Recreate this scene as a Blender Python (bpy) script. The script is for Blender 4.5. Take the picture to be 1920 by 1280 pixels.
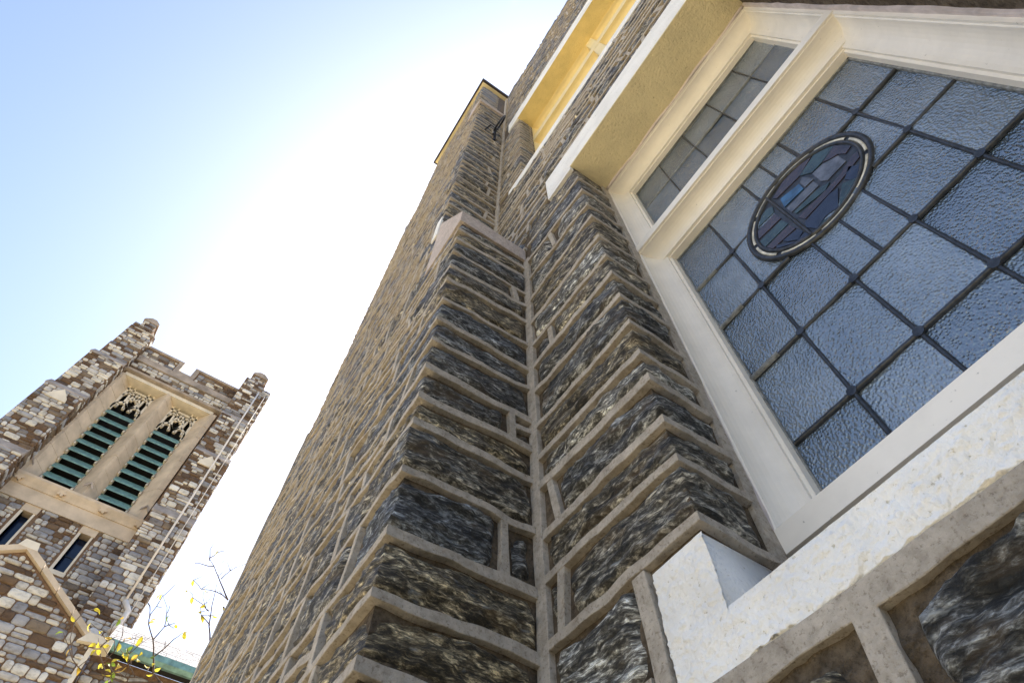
import bpy, math, random
import numpy as np

random.seed(7)
for o in list(bpy.data.objects): bpy.data.objects.remove(o, do_unlink=True)
scene = bpy.context.scene
COL = scene.collection
RAD = math.radians
PI = math.pi

# ------------------------------------------------------------------ camera
# The camera is the origin of the coordinates; the ground lies 1.55 m below it.
R = np.array([[0.55278445, 0.83331896, 0.00297571],
              [-0.7278941, 0.48458292, -0.48512841],
              [-0.40570868, 0.26600544, 0.87443786]])   # rows: right, down, forward
cam_d = bpy.data.cameras.new('camera')
cam = bpy.data.objects.new('camera', cam_d); COL.objects.link(cam)
cam_d.sensor_fit = 'HORIZONTAL'; cam_d.sensor_width = 36.0
cam_d.lens = 1160.12 / 1920 * 36.0
cam_d.clip_start = 0.02; cam_d.clip_end = 2000
from mathutils import Matrix, Vector
cam.matrix_world = Matrix(((R[0,0], -R[1,0], -R[2,0], 0), (R[0,1], -R[1,1], -R[2,1], 0),
                           (R[0,2], -R[1,2], -R[2,2], 0), (0, 0, 0, 1)))
scene.camera = cam

# ------------------------------------------------------------------ sky, sun, exposure
SUN_EL, SUN_AZ = RAD(55), RAD(-45)          # azimuth measured from +Y towards +X
sun_dir = Vector((math.sin(SUN_AZ)*math.cos(SUN_EL), math.cos(SUN_AZ)*math.cos(SUN_EL), math.sin(SUN_EL)))
world = bpy.data.worlds.new('World'); scene.world = world; world.use_nodes = True
wn = world.node_tree.nodes; wl = world.node_tree.links
bg = wn['Background']
sky = wn.new('ShaderNodeTexSky'); sky.sky_type = 'NISHITA'; sky.sun_disc = False
sky.sun_elevation = SUN_EL; sky.sun_rotation = SUN_AZ
sky.air_density = 1.0; sky.dust_density = 3.0; sky.ozone_density = 3.5
wl.new(sky.outputs[0], bg.inputs[0]); bg.inputs[1].default_value = 0.15
sun_d = bpy.data.lights.new('sun', 'SUN'); sun_d.energy = 4.5; sun_d.angle = RAD(0.5)
sun_d.color = (1.0, 0.93, 0.82)
sun = bpy.data.objects.new('sun', sun_d); COL.objects.link(sun)
sun.rotation_euler = sun_dir.to_track_quat('Z', 'Y').to_euler()
scene.view_settings.view_transform = 'Standard'; scene.view_settings.look = 'None'
scene.view_settings.gamma = 1.0; scene.view_settings.use_curve_mapping = False
scene.view_settings.exposure = 1.25
scene.cycles.use_denoising = True
scene.cycles.max_bounces = 8; scene.cycles.diffuse_bounces = 5

# ------------------------------------------------------------------ materials
def new_mat(name):
    m = bpy.data.materials.new(name); m.use_nodes = True
    nt = m.node_tree; b = nt.nodes['Principled BSDF']
    return m, nt, nt.nodes, nt.links, b
def ramp(nodes, stops):
    r = nodes.new('ShaderNodeValToRGB'); e = r.color_ramp.elements
    while len(e) > 1: e.remove(e[-1])
    e[0].position = stops[0][0]; e[0].color = (*stops[0][1], 1)
    for p, c in stops[1:]:
        q = e.new(p); q.color = (*c, 1)
    return r
def coords(nodes, links, scale=(1, 1, 1), offset_attr=None):
    g = nodes.new('ShaderNodeNewGeometry')
    mp = nodes.new('ShaderNodeMapping'); mp.inputs['Scale'].default_value = scale
    if offset_attr:
        a = nodes.new('ShaderNodeAttribute'); a.attribute_name = offset_attr
        mul = nodes.new('ShaderNodeVectorMath'); mul.operation = 'SCALE'; mul.inputs['Scale'].default_value = 37.0
        links.new(a.outputs['Vector'], mul.inputs[0])
        add = nodes.new('ShaderNodeVectorMath'); add.operation = 'ADD'
        links.new(g.outputs['Position'], add.inputs[0]); links.new(mul.outputs[0], add.inputs[1])
        links.new(add.outputs[0], mp.inputs['Vector'])
    else:
        links.new(g.outputs['Position'], mp.inputs['Vector'])
    return mp
def noise(nodes, links, vec, scale, detail=6, rough=0.6, dist=0.0):
    n = nodes.new('ShaderNodeTexNoise'); n.inputs['Scale'].default_value = scale
    n.inputs['Detail'].default_value = detail; n.inputs['Roughness'].default_value = rough
    n.inputs['Distortion'].default_value = dist
    links.new(vec.outputs[0], n.inputs['Vector']); return n
def bump(nodes, links, h, b, strength, dist, prev=None):
    bp = nodes.new('ShaderNodeBump'); bp.inputs['Strength'].default_value = strength
    bp.inputs['Distance'].default_value = dist
    links.new(h, bp.inputs['Height'])
    if prev: links.new(prev.outputs[0], bp.inputs['Normal'])
    links.new(bp.outputs[0], b.inputs['Normal']); return bp
def mixc(nodes, links, fac, a, b_, blend='MIX'):
    m = nodes.new('ShaderNodeMix'); m.data_type = 'RGBA'; m.blend_type = blend
    if isinstance(fac, float): m.inputs[0].default_value = fac
    else: links.new(fac, m.inputs[0])
    for k, v in ((6, a), (7, b_)):
        if isinstance(v, tuple): m.inputs[k].default_value = (*v, 1)
        else: links.new(v, m.inputs[k])
    return m.outputs[2]

def plain(name, color, rough=0.7, var=0.15, nscale=12, bstr=0.2, bdist=0.003, bscale=60, metallic=0.0, spec=0.5):
    m, nt, N, L, b = new_mat(name)
    v = coords(N, L)
    n = noise(N, L, v, nscale, 5, 0.6)
    lo = tuple(max(0, c*(1-var)) for c in color); hi = tuple(min(1, c*(1+var)) for c in color)
    r = ramp(N, [(0.3, lo), (0.7, hi)]); L.new(n.outputs[0], r.inputs[0]); L.new(r.outputs[0], b.inputs['Base Color'])
    b.inputs['Roughness'].default_value = rough; b.inputs['Metallic'].default_value = metallic
    b.inputs['Specular IOR Level'].default_value = spec
    if bstr > 0:
        n2 = noise(N, L, v, bscale, 4, 0.6); bump(N, L, n2.outputs[0], b, bstr, bdist)
    return m

# dark foliated schist of the near walls: streaks run along the bedding
def schist():
    m, nt, N, L, b = new_mat('schist')
    at = N.new('ShaderNodeAttribute'); at.attribute_name = 'tint'
    v = coords(N, L, (1.0, 1.0, 3.2), 'shift')
    vf = coords(N, L, (1.0, 1.0, 3.6), 'shift')
    nc = noise(N, L, vf, 17, 8, 0.70, 0.8)
    nf = noise(N, L, vf, 60, 6, 0.70, 0.5)
    n1 = N.new('ShaderNodeMix'); n1.data_type = 'FLOAT'; n1.inputs[0].default_value = 0.45
    L.new(nc.outputs[0], n1.inputs[2]); L.new(nf.outputs[0], n1.inputs[3])
    n2 = noise(N, L, v, 7, 4, 0.55, 0.6)
    n3 = noise(N, L, v, 16, 6, 0.6, 0.3)
    base = ramp(N, [(0.36, (0.008, 0.008, 0.008)), (0.455, (0.030, 0.029, 0.027)), (0.513, (0.11, 0.106, 0.097)),
                    (0.565, (0.36, 0.36, 0.35)), (0.62, (0.85, 0.86, 0.85))])
    L.new(n1.outputs[0], base.inputs[0])
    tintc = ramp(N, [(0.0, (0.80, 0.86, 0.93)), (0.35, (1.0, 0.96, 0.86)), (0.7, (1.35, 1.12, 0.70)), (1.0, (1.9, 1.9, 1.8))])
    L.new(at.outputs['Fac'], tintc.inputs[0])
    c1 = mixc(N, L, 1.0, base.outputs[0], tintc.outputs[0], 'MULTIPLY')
    rust = ramp(N, [(0.55, (0, 0, 0)), (0.72, (0.6, 0.6, 0.6))]); L.new(n2.outputs[0], rust.inputs[0])
    c2 = mixc(N, L, rust.outputs[0], c1, (0.13, 0.085, 0.035))
    lich = ramp(N, [(0.60, (0, 0, 0)), (0.70, (0.6, 0.6, 0.6))]); L.new(n3.outputs[0], lich.inputs[0])
    c3 = mixc(N, L, lich.outputs[0], c2, (0.33, 0.36, 0.38))
    L.new(c3, b.inputs['Base Color'])
    b.inputs['Roughness'].default_value = 0.55; b.inputs['Specular IOR Level'].default_value = 0.45
    bp = bump(N, L, n1.outputs[0], b, 1.0, 0.012)
    bump(N, L, n3.outputs[0], b, 0.5, 0.010, bp)
    return m

def mortar(name, col, dark, bstr=0.6, lump=0.0025):
    m, nt, N, L, b = new_mat(name)
    v = coords(N, L)
    n = noise(N, L, v, 9, 6, 0.65); n2 = noise(N, L, v, 150, 5, 0.75); n3 = noise(N, L, v, 45, 5, 0.7)
    r = ramp(N, [(0.32, dark), (0.66, col)]); L.new(n.outputs[0], r.inputs[0])
    lo = 0.76 if lump < 0.004 else 0.45
    sp = ramp(N, [(0.35, (lo, lo*0.98, lo*0.95)), (0.6, (1.06, 1.06, 1.06))]); L.new(n3.outputs[0], sp.inputs[0])
    c = mixc(N, L, 1.0, r.outputs[0], sp.outputs[0], 'MULTIPLY')
    L.new(c, b.inputs['Base Color']); b.inputs['Roughness'].default_value = 0.92
    b.inputs['Specular IOR Level'].default_value = 0.2
    bp = bump(N, L, n2.outputs[0], b, bstr, 0.0035)
    gr = ramp(N, [(0.36, (0.62, 0.60, 0.57)), (0.46, (1, 1, 1))]); L.new(n2.outputs[0], gr.inputs[0])
    L.new(mixc(N, L, 1.0, c, gr.outputs[0], 'MULTIPLY'), b.inputs['Base Color']); bump(N, L, n3.outputs[0], b, 0.35 if lump < 0.004 else 0.8, lump, bp)
    return m

def stucco(name, col):
    m, nt, N, L, b = new_mat(name)
    v = coords(N, L)
    n = noise(N, L, v, 120, 5, 0.6); n2 = noise(N, L, v, 5, 5, 0.6); n3 = noise(N, L, v, 60, 3, 0.5)
    r = ramp(N, [(0.25, tuple(c*0.80 for c in col)), (0.60, col)]); L.new(n2.outputs[0], r.inputs[0])
    pit = ramp(N, [(0.29, (0.62, 0.58, 0.48)), (0.37, (1, 1, 1))]); L.new(n.outputs[0], pit.inputs[0])
    c = mixc(N, L, 1.0, r.outputs[0], pit.outputs[0], 'MULTIPLY')
    L.new(c, b.inputs['Base Color']); b.inputs['Roughness'].default_value = 0.9
    b.inputs['Specular IOR Level'].default_value = 0.2
    bp = bump(N, L, n.outputs[0], b, 0.9, 0.0045); bump(N, L, n3.outputs[0], b, 0.4, 0.006, bp)
    return m

def paint(name, col, wear=0.5):
    m, nt, N, L, b = new_mat(name)
    v = coords(N, L)
    n = noise(N, L, v, 6, 6, 0.65); n2 = noise(N, L, v, 90, 4, 0.6)
    r = ramp(N, [(0.25, tuple(c*0.86 for c in col)), (0.6, col)]); L.new(n.outputs[0], r.inputs[0])
    d = ramp(N, [(0.24, (0.35*wear+0.65*(1-wear),)*3), (0.31, (1, 1, 1))]); L.new(n2.outputs[0], d.inputs[0])
    c = mixc(N, L, 1.0, r.outputs[0], d.outputs[0], 'MULTIPLY')
    L.new(c, b.inputs['Base Color']); b.inputs['Roughness'].default_value = 0.5
    bump(N, L, n2.outputs[0], b, 0.12, 0.0012)
    return m

def hammered():
    m, nt, N, L, b = new_mat('hammered_glass')
    v = coords(N, L, (1, 1, 0.8), 'shift')
    vo = N.new('ShaderNodeTexVoronoi'); vo.feature = 'SMOOTH_F1'; vo.inputs['Scale'].default_value = 185
    vo.inputs['Smoothness'].default_value = 0.6; vo.inputs['Randomness'].default_value = 1.0
    L.new(v.outputs[0], vo.inputs['Vector'])
    n = noise(N, L, v, 7, 4, 0.6); n2 = noise(N, L, v, 38, 3, 0.6)
    r = ramp(N, [(0.3, (0.06, 0.085, 0.115)), (0.7, (0.14, 0.18, 0.225))]); L.new(n.outputs[0], r.inputs[0])
    sa = N.new('ShaderNodeAttribute'); sa.attribute_name = 'shift'
    sx = N.new('ShaderNodeSeparateXYZ'); L.new(sa.outputs['Vector'], sx.inputs[0])
    pv = ramp(N, [(0.0, (0.62, 0.66, 0.70)), (1.0, (1.5, 1.45, 1.4))]); L.new(sx.outputs[0], pv.inputs[0])
    L.new(mixc(N, L, 1.0, r.outputs[0], pv.outputs[0], 'MULTIPLY'), b.inputs['Base Color'])
    mr = N.new('ShaderNodeMapRange'); mr.inputs['To Min'].default_value = 0.06; mr.inputs['To Max'].default_value = 0.20
    L.new(sx.outputs[1], mr.inputs[0]); L.new(mr.outputs[0], b.inputs['Roughness'])
    b.inputs['Roughness'].default_value = 0.10; b.inputs['IOR'].default_value = 2.1
    b.inputs['Specular IOR Level'].default_value = 0.75
    bp = bump(N, L, vo.outputs['Distance'], b, 0.8, 0.004); bump(N, L, n2.outputs[0], b, 0.3, 0.004, bp)
    return m

def coloured_glass(name, col):
    m, nt, N, L, b = new_mat(name)
    v = coords(N, L); n = noise(N, L, v, 28, 5, 0.6)
    r = ramp(N, [(0.3, tuple(c*0.45 for c in col)), (0.7, tuple(min(1, c*1.6) for c in col))]); L.new(n.outputs[0], r.inputs[0])
    L.new(r.outputs[0], b.inputs['Base Color']); b.inputs['Roughness'].default_value = 0.22
    b.inputs['Specular IOR Level'].default_value = 0.5
    bump(N, L, n.outputs[0], b, 0.3, 0.004)
    return m

# squared rubble of the tower: every stone carries its own tint
def tower_stone():
    m, nt, N, L, b = new_mat('tower_rubble')
    at = N.new('ShaderNodeAttribute'); at.attribute_name = 'tint'
    v = coords(N, L, (1, 1, 1.8), 'shift')
    n = noise(N, L, v, 3.5, 8, 0.7); n2 = noise(N, L, v, 14, 5, 0.6)
    base = ramp(N, [(0.00, (0.080, 0.050, 0.030)), (0.14, (0.145, 0.085, 0.040)), (0.27, (0.21, 0.165, 0.115)),
                    (0.40, (0.18, 0.18, 0.195)), (0.55, (0.33, 0.33, 0.34)), (0.70, (0.50, 0.48, 0.45)),
                    (0.84, (0.60, 0.56, 0.47)), (1.0, (0.72, 0.70, 0.64))])
    L.new(at.outputs['Fac'], base.inputs[0])
    mo = ramp(N, [(0.28, (0.42, 0.38, 0.34)), (0.5, (0.95, 0.95, 0.95)), (0.75, (1.25, 1.22, 1.18))]); L.new(n.outputs[0], mo.inputs[0])
    c = mixc(N, L, 1.0, base.outputs[0], mo.outputs[0], 'MULTIPLY')
    L.new(c, b.inputs['Base Color']); b.inputs['Roughness'].default_value = 0.8
    bp = bump(N, L, n.outputs[0], b, 0.6, 0.05); bump(N, L, n2.outputs[0], b, 0.4, 0.02, bp)
    return m

M = {}
M['schist'] = schist()
M['bed'] = mortar('mortar_bed', (0.22, 0.175, 0.125), (0.09, 0.07, 0.05), 1.0, 0.014)
M['ribbon'] = mortar('ribbon_pointing', (0.56, 0.505, 0.43), (0.42, 0.375, 0.315), 1.0)
M['stucco'] = stucco('white_stucco', (0.93, 0.92, 0.88))
M['stucco_cream_bounce'] = stucco('cream_bounce_stucco', (0.80, 0.70, 0.44))  # warm light bounced up onto the soffits is put into this cream
M['paint'] = paint('cream_white_paint', (0.87, 0.83, 0.75))
M['paint_yellow_bounce'] = paint('yellow_bounce_paint', (0.86, 0.70, 0.34), 0.2)  # golden bounce light on the upper frame put into its paint colour
M['stucco_yellow_bounce'] = stucco('yellow_bounce_stucco', (0.86, 0.68, 0.29))  # upper soffit: stronger bounce light put into a yellower stucco colour
M['caulk'] = plain('old_caulk', (0.62, 0.55, 0.53), 0.6, 0.2, 20, 0.5, 0.004, 50)
M['glass'] = hammered()
M['lead'] = plain('lead_came', (0.045, 0.05, 0.058), 0.42, 0.5, 60, 0.5, 0.002, 120, 0.5)
M['putty'] = plain('grey_putty', (0.20, 0.21, 0.21), 0.8, 0.5, 70, 0.8, 0.004, 90)
M['cap'] = mortar('cast_stone', (0.62, 0.54, 0.49), (0.52, 0.45, 0.40), 1.0)
M['roofedge'] = plain('dark_roof_edge', (0.035, 0.025, 0.02), 0.6)
M['iron'] = plain('black_iron', (0.015, 0.015, 0.016), 0.5, 0.3, 30, 0.3, 0.002, 80, 0.6)
M['dark'] = plain('dark_interior', (0.012, 0.012, 0.013), 0.9, 0.2, 3, 0)
M['tower'] = tower_stone()
M['tbed'] = mortar('tower_mortar', (0.25, 0.165, 0.105), (0.13, 0.08, 0.05), 0.4)
M['lime'] = plain('tan_limestone', (0.56, 0.46, 0.34), 0.8, 0.22, 1.6, 0.35, 0.01, 18)
M['lime_pale'] = plain('pale_limestone', (0.66, 0.60, 0.49), 0.8, 0.15, 2.0, 0.3, 0.01, 18)
M['lime_weath'] = plain('weathered_limestone', (0.33, 0.28, 0.235), 0.85, 0.4, 2.2, 0.5, 0.015, 14)
M['copper'] = plain('green_copper', (0.17, 0.31, 0.28), 0.55, 0.35, 6, 0.3, 0.006, 30, 0.15)
M['copper_pale'] = plain('pale_copper', (0.46, 0.56, 0.53), 0.6, 0.25, 5, 0.3, 0.006, 30)
M['blueglass'] = plain('dark_blue_glass', (0.008, 0.018, 0.05), 0.12, 0.3, 2, 0.1, 0.01, 4, 0.0, 0.5)
M['slate'] = plain('pale_roof_slate', (0.44, 0.41, 0.38), 0.8, 0.25, 5, 0.4, 0.01, 20)
M['pipe'] = paint('white_pipe', (0.72, 0.66, 0.58))
M['bark'] = plain('twig_bark', (0.10, 0.065, 0.045), 0.8, 0.4, 40, 0.5, 0.004, 120)
def leaf_mat(name, col):
    m, nt, N, L, b = new_mat(name)
    v = coords(N, L); n = noise(N, L, v, 25, 4, 0.6)
    r = ramp(N, [(0.3, tuple(c*0.7 for c in col)), (0.7, col)]); L.new(n.outputs[0], r.inputs[0])
    L.new(r.outputs[0], b.inputs['Base Color']); b.inputs['Roughness'].default_value = 0.5
    tr = N.new('ShaderNodeBsdfTranslucent'); L.new(r.outputs[0], tr.inputs[0])
    mx = N.new('ShaderNodeMixShader'); mx.inputs[0].default_value = 0.5
    L.new(b.outputs[0], mx.inputs[1]); L.new(tr.outputs[0], mx.inputs[2])
    L.new(mx.outputs[0], N['Material Output'].inputs[0]); return m
M['leaf_yellow'] = leaf_mat('yellow_leaf', (0.70, 0.60, 0.06))
M['leaf_green'] = leaf_mat('green_leaf', (0.22, 0.32, 0.04))
M['leaf_orange'] = leaf_mat('orange_leaf', (0.66, 0.44, 0.06))
M['ground'] = plain('leafy_ground', (0.50, 0.41, 0.25), 0.9, 0.4, 3, 0.5, 0.03, 25)
GL = {'plum': coloured_glass('plum_glass', (0.036, 0.024, 0.028)), 'grey': coloured_glass('grey_glass', (0.09, 0.10, 0.125)),
      'teal': coloured_glass('teal_glass', (0.022, 0.045, 0.047)), 'blue': coloured_glass('blue_glass', (0.025, 0.09, 0.20)),
      'navy': coloured_glass('navy_glass', (0.010, 0.015, 0.036)), 'pearl': coloured_glass('pearl_glass', (0.62, 0.60, 0.50))}

# ------------------------------------------------------------------ object helpers
def mesh_obj(name, V, F, mat, parent=None, smooth=False, attrs=None):
    me = bpy.data.meshes.new(name)
    me.from_pydata([tuple(map(float, v)) for v in V], [], [tuple(int(i) for i in f) for f in F])
    if smooth: me.polygons.foreach_set('use_smooth', [True]*len(me.polygons))
    if attrs:
        for an, (kind, vals) in attrs.items():
            a = me.attributes.new(an, kind, 'POINT')
            if kind == 'FLOAT': a.data.foreach_set('value', np.asarray(vals, dtype=np.float32))
            else: a.data.foreach_set('vector', np.asarray(vals, dtype=np.float32).ravel())
    me.materials.append(mat); me.update()
    o = bpy.data.objects.new(name, me); COL.objects.link(o)
    if parent is not None: o.parent = parent
    return o
def thing(name, label, cat, loc=(0, 0, 0), group=None):
    o = bpy.data.objects.new(name, None); COL.objects.link(o); o.location = (0, 0, 0); o.empty_display_size = 0.2
    o['label'] = label; o['category'] = cat
    if group: o['group'] = group
    return o
class MB:
    """collects solids, builds ONE mesh object"""
    def __init__(s): s.V = []; s.F = []
    def add(s, V, F):
        k = len(s.V); s.V += [tuple(v) for v in V]; s.F += [tuple(i+k for i in f) for f in F]; return s
    def box(s, x0, x1, y0, y1, z0, z1):
        V = [(x0,y0,z0),(x1,y0,z0),(x1,y1,z0),(x0,y1,z0),(x0,y0,z1),(x1,y0,z1),(x1,y1,z1),(x0,y1,z1)]
        return s.add(V, [(0,3,2,1),(4,5,6,7),(0,1,5,4),(1,2,6,5),(2,3,7,6),(3,0,4,7)])
    def prism(s, pts, a, b):
        """pts: 3-D polygon (list), extruded from offset a to offset b (vectors)"""
        n = len(pts); V = [tuple(np.add(p, a)) for p in pts] + [tuple(np.add(p, b)) for p in pts]
        F = [tuple(range(n-1, -1, -1)), tuple(range(n, 2*n))]
        F += [(i, (i+1) % n, n+(i+1) % n, n+i) for i in range(n)]
        return s.add(V, F)
    def tube(s, pts, r, n=8, r1=None):
        pts = [Vector(p) for p in pts]; k = len(pts); V = []; F = []
        up = Vector((0.31, 0.23, 0.92)).normalized()
        for i, p in enumerate(pts):
            t = (pts[min(i+1, k-1)] - pts[max(i-1, 0)]).normalized()
            a = t.cross(up); a = a.normalized() if a.length > 1e-4 else Vector((1, 0, 0)); c = t.cross(a).normalized()
            rr = r if r1 is None else r + (r1-r)*i/(k-1)
            for j in range(n):
                q = p + a*(math.cos(2*PI*j/n)*rr) + c*(math.sin(2*PI*j/n)*rr); V.append(tuple(q))
        for i in range(k-1):
            for j in range(n): F.append((i*n+j, i*n+(j+1) % n, (i+1)*n+(j+1) % n, (i+1)*n+j))
        F.append(tuple(range(n-1, -1, -1))); F.append(tuple(range((k-1)*n, k*n)))
        return s.add(V, F)
    def build(s, name, mat, parent=None, smooth=False): return mesh_obj(name, s.V, s.F, mat, parent, smooth)

# value noise, vectorised
def _h(ix, iy, iz, seed):
    n = (ix.astype(np.int64)*374761393 + iy.astype(np.int64)*668265263 + iz.astype(np.int64)*2147483647 + seed*974634777) & 0xffffffff
    n = ((n ^ (n >> 13)) * 1274126177) & 0xffffffff
    n = (n ^ (n >> 16)) & 0xffff
    return n / 32767.5 - 1.0
def vn(x, y, z, seed=0):
    x, y, z = np.broadcast_arrays(np.asarray(x, float), np.asarray(y, float), np.asarray(z, float))
    ix, iy, iz = np.floor(x), np.floor(y), np.floor(z)
    fx, fy, fz = x-ix, y-iy, z-iz
    fx, fy, fz = (f*f*(3-2*f) for f in (fx, fy, fz)); r = 0
    for a in (0, 1):
        for b in (0, 1):
            for c in (0, 1):
                r = r + _h(ix+a, iy+b, iz+c, seed)*(fx if a else 1-fx)*(fy if b else 1-fy)*(fz if c else 1-fz)
    return r
def fbm(x, y, z, seed=0, o=4, g=0.55):
    r = 0; a = 1.0
    for k in range(o):
        r = r + a*vn(x*2**k, y*2**k, z*2**k, seed+k*17); a *= g
    return r
def sstep(a, b, x):
    t = np.clip((x-a)/(b-a), 0, 1); return t*t*(3-2*t)

# ------------------------------------------------------------------ rubble masonry with raised ribbon pointing
class Path:
    """an unfolded wall: s < 0 lies on face A, s > 0 on face B, the arris stands at s = 0"""
    def __init__(p, corner, dirA, nA, dirB=None, nB=None):
        p.c = np.array(corner, float); p.dA = np.array(dirA, float); p.nA = np.array(nA, float)
        p.dB = np.array(dirB if dirB is not None else dirA, float); p.nB = np.array(nB if nB is not None else nA, float)
        p.bent = dirB is not None
    def P(p, s, z, d):
        s = np.asarray(s, float)[:, None]; d = np.asarray(d, float)[:, None]
        base = p.c + np.where(s < 0, s*p.dA, s*p.dB)
        if p.bent: n = np.where(s < -1e-6, p.nA, np.where(s > 1e-6, p.nB, p.nA+p.nB))
        else: n = p.nA + 0*s
        xy = base + n*d
        return np.column_stack([xy, np.asarray(z, float)])

class Pool:
    """stones of one building: the largest in view become single parts, the rest one joined part"""
    def __init__(s): s.items = []
    def add(s, parent, V, F, tint, mat):
        c = V.mean(0); e = V.max(0)-V.min(0); dist = np.linalg.norm(c)
        q = R @ c; seen = q[2] > 0.05 and abs(q[0]/q[2]) < 0.9 and abs(q[1]/q[2]) < 0.6
        area = math.sqrt((e[0]*e[2])**2 + (e[1]*e[2])**2 + (e[0]*e[1])**2)
        s.items.append((area/dist**2*(1.0 if seen else 0.01), parent, V, F, tint, mat))
    def build(s, limit):
        s.items.sort(key=lambda t: -t[0]); rng = random.Random(3); rest = {}
        for i, (a, parent, V, F, tint, mat) in enumerate(s.items):
            sh = (rng.random(), rng.random(), rng.random()); n = len(V)
            if i < limit:
                mesh_obj('stone', V, F, mat, parent, True, {'tint': ('FLOAT', [tint]*n), 'shift': ('FLOAT_VECTOR', [sh]*n)})
            else:
                r = rest.setdefault((parent.name, mat.name), [parent, mat, [], [], [], [], 0])
                r[2].append(V); r[3] += [tuple(j+r[6] for j in f) for f in F]; r[4] += [tint]*n; r[5] += [sh]*n; r[6] += n
        for r in rest.values():
            o = mesh_obj('distant_stones', np.vstack(r[2]), r[3], r[1], r[0], True, {'tint': ('FLOAT', r[4]), 'shift': ('FLOAT_VECTOR', r[5])})
            o['kind'] = 'stuff'

class Ribbons:
    def __init__(s): s.V = []; s.F = []; s.n = 0
    def line(s, path, S, Zz, w, h, seed=0, rough=0.16):
        S = np.asarray(S, float); Zz = np.asarray(Zz, float); k = len(S)
        tS = np.gradient(S); tZ = np.gradient(Zz); ln = np.hypot(tS, tZ)+1e-9; tS /= ln; tZ /= ln
        corner = np.abs(S) < 1e-9
        if path.bent: tS[corner] = 1; tZ[corner] = 0
        wv = w*(1 + rough*fbm(S*9, Zz*9, 0, seed, 2)); wu = w*(1 + rough*fbm(S*9+50, Zz*9, 9, seed, 2))
        wv = wv*(1 + 0.05*vn(S*70, Zz*70, 1, seed)); wu = wu*(1 + 0.05*vn(S*70, Zz*70, 2, seed))
        hv = h*(1 + 0.15*vn(S*20, Zz*20, 3, seed) + 0.06*vn(S*70, Zz*70, 5, seed))
        rings = []
        for side, off, d in ((1, 0.5, -0.006), (1, 0.485, 0.93), (1, 0.45, 1.0), (-1, 0.45, 1.0), (-1, 0.485, 0.93), (-1, 0.5, -0.006)):
            ww = wv if side > 0 else wu
            ds = -tZ*side*off*ww; dz = tS*side*off*ww
            ss = S+ds
            if path.bent:
                ss = np.where(corner, 0.0, ss)
            rings.append(path.P(ss, Zz+dz, hv*d if d > 0 else np.full(k, d)))
        m = len(rings); A = np.stack(rings, 1).reshape(-1, 3)
        b = s.n
        for i in range(k-1):
            for j in range(m-1): s.F.append((b+i*m+j, b+i*m+j+1, b+(i+1)*m+j+1, b+(i+1)*m+j))
        s.F.append(tuple(b+j for j in range(m-1, -1, -1))); s.F.append(tuple(b+(k-1)*m+j for j in range(m)))
        s.V.append(A); s.n += len(A)
    def build(s, parent, mat, name='ribbon_pointing'):
        o = mesh_obj(name, np.vstack(s.V), s.F, mat, parent); return o

def samples(a, b, step, force0):
    n = max(2, int(math.ceil((b-a)/step))+1); x = np.linspace(a, b, n)
    if force0 and a < -1e-6 and b > 1e-6:
        x[np.argmin(np.abs(x))] = 0.0
        x = np.sort(x)
    return x

def stone(pool, parent, path, sa, sb, zlo, zhi, seed, prot=0.013, inset=0.006, rough=1.0, tint=0.5, cell=None):
    """one rough-faced stone between s = sa and sb and between the lines zlo(s), zhi(s)"""
    mid = path.P([0.5*(sa+sb)], [float(zlo(np.array([(sa+sb)/2]))[0])], [0])[0]
    dist = np.linalg.norm(mid)
    if cell is None: cell = min(0.06, max(0.0055, dist*0.0058))
    S = samples(sa, sb, cell, path.bent)
    hgt = float(np.mean(zhi(S)-zlo(S)))
    if hgt < 0.012 or sb-sa < 0.02: return
    nz = max(4, min(30, int(math.ceil(hgt/cell))+1))
    T = np.linspace(0, 1, nz)
    SS, TT = np.meshgrid(S, T, indexing='ij'); lo = zlo(S)[:, None]; hi = zhi(S)[:, None]
    ZZ = lo + (hi-lo)*TT
    zed = np.minimum(ZZ-lo, hi-ZZ); sed = np.minimum(SS-sa, sb-SS)
    k = 0.012 + 0.25*min(hgt, 0.12)*0.3
    rc = min(0.03, 0.35*hgt)
    e = rc - np.hypot(np.maximum(rc-zed, 0), np.maximum(rc-sed*0.9, 0)) - inset + 0.010*rough*fbm(SS*13, ZZ*13, seed*1.7, seed, 3)
    lay = fbm(SS*9, ZZ*42, seed*3.1, seed+5, 4, 0.62)
    big = fbm(SS*5, ZZ*9, seed*2.3, seed+9, 2)
    grain = fbm(SS*55, ZZ*120, seed*1.1, seed+2, 2)
    d = -0.009 + sstep(-0.004, 0.9*k, e)*(0.009 + prot*(1 + 0.30*big) + rough*(0.0075*lay + 0.0030*grain))
    if path.bent: d = d - 0.005*np.exp(-(SS/0.012)**2)
    d[:, 0] = d[:, -1] = -0.012
    d[0, :] = -0.012; d[-1, :] = -0.012
    V = path.P(SS.ravel(), ZZ.ravel(), d.ravel()); ns = len(S)
    I = np.arange(ns*nz).reshape(ns, nz)
    F = np.stack([I[:-1, :-1], I[1:, :-1], I[1:, 1:], I[:-1, 1:]], -1).reshape(-1, 4).tolist()
    pool.add(parent, V, F, tint, M['schist'])

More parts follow.
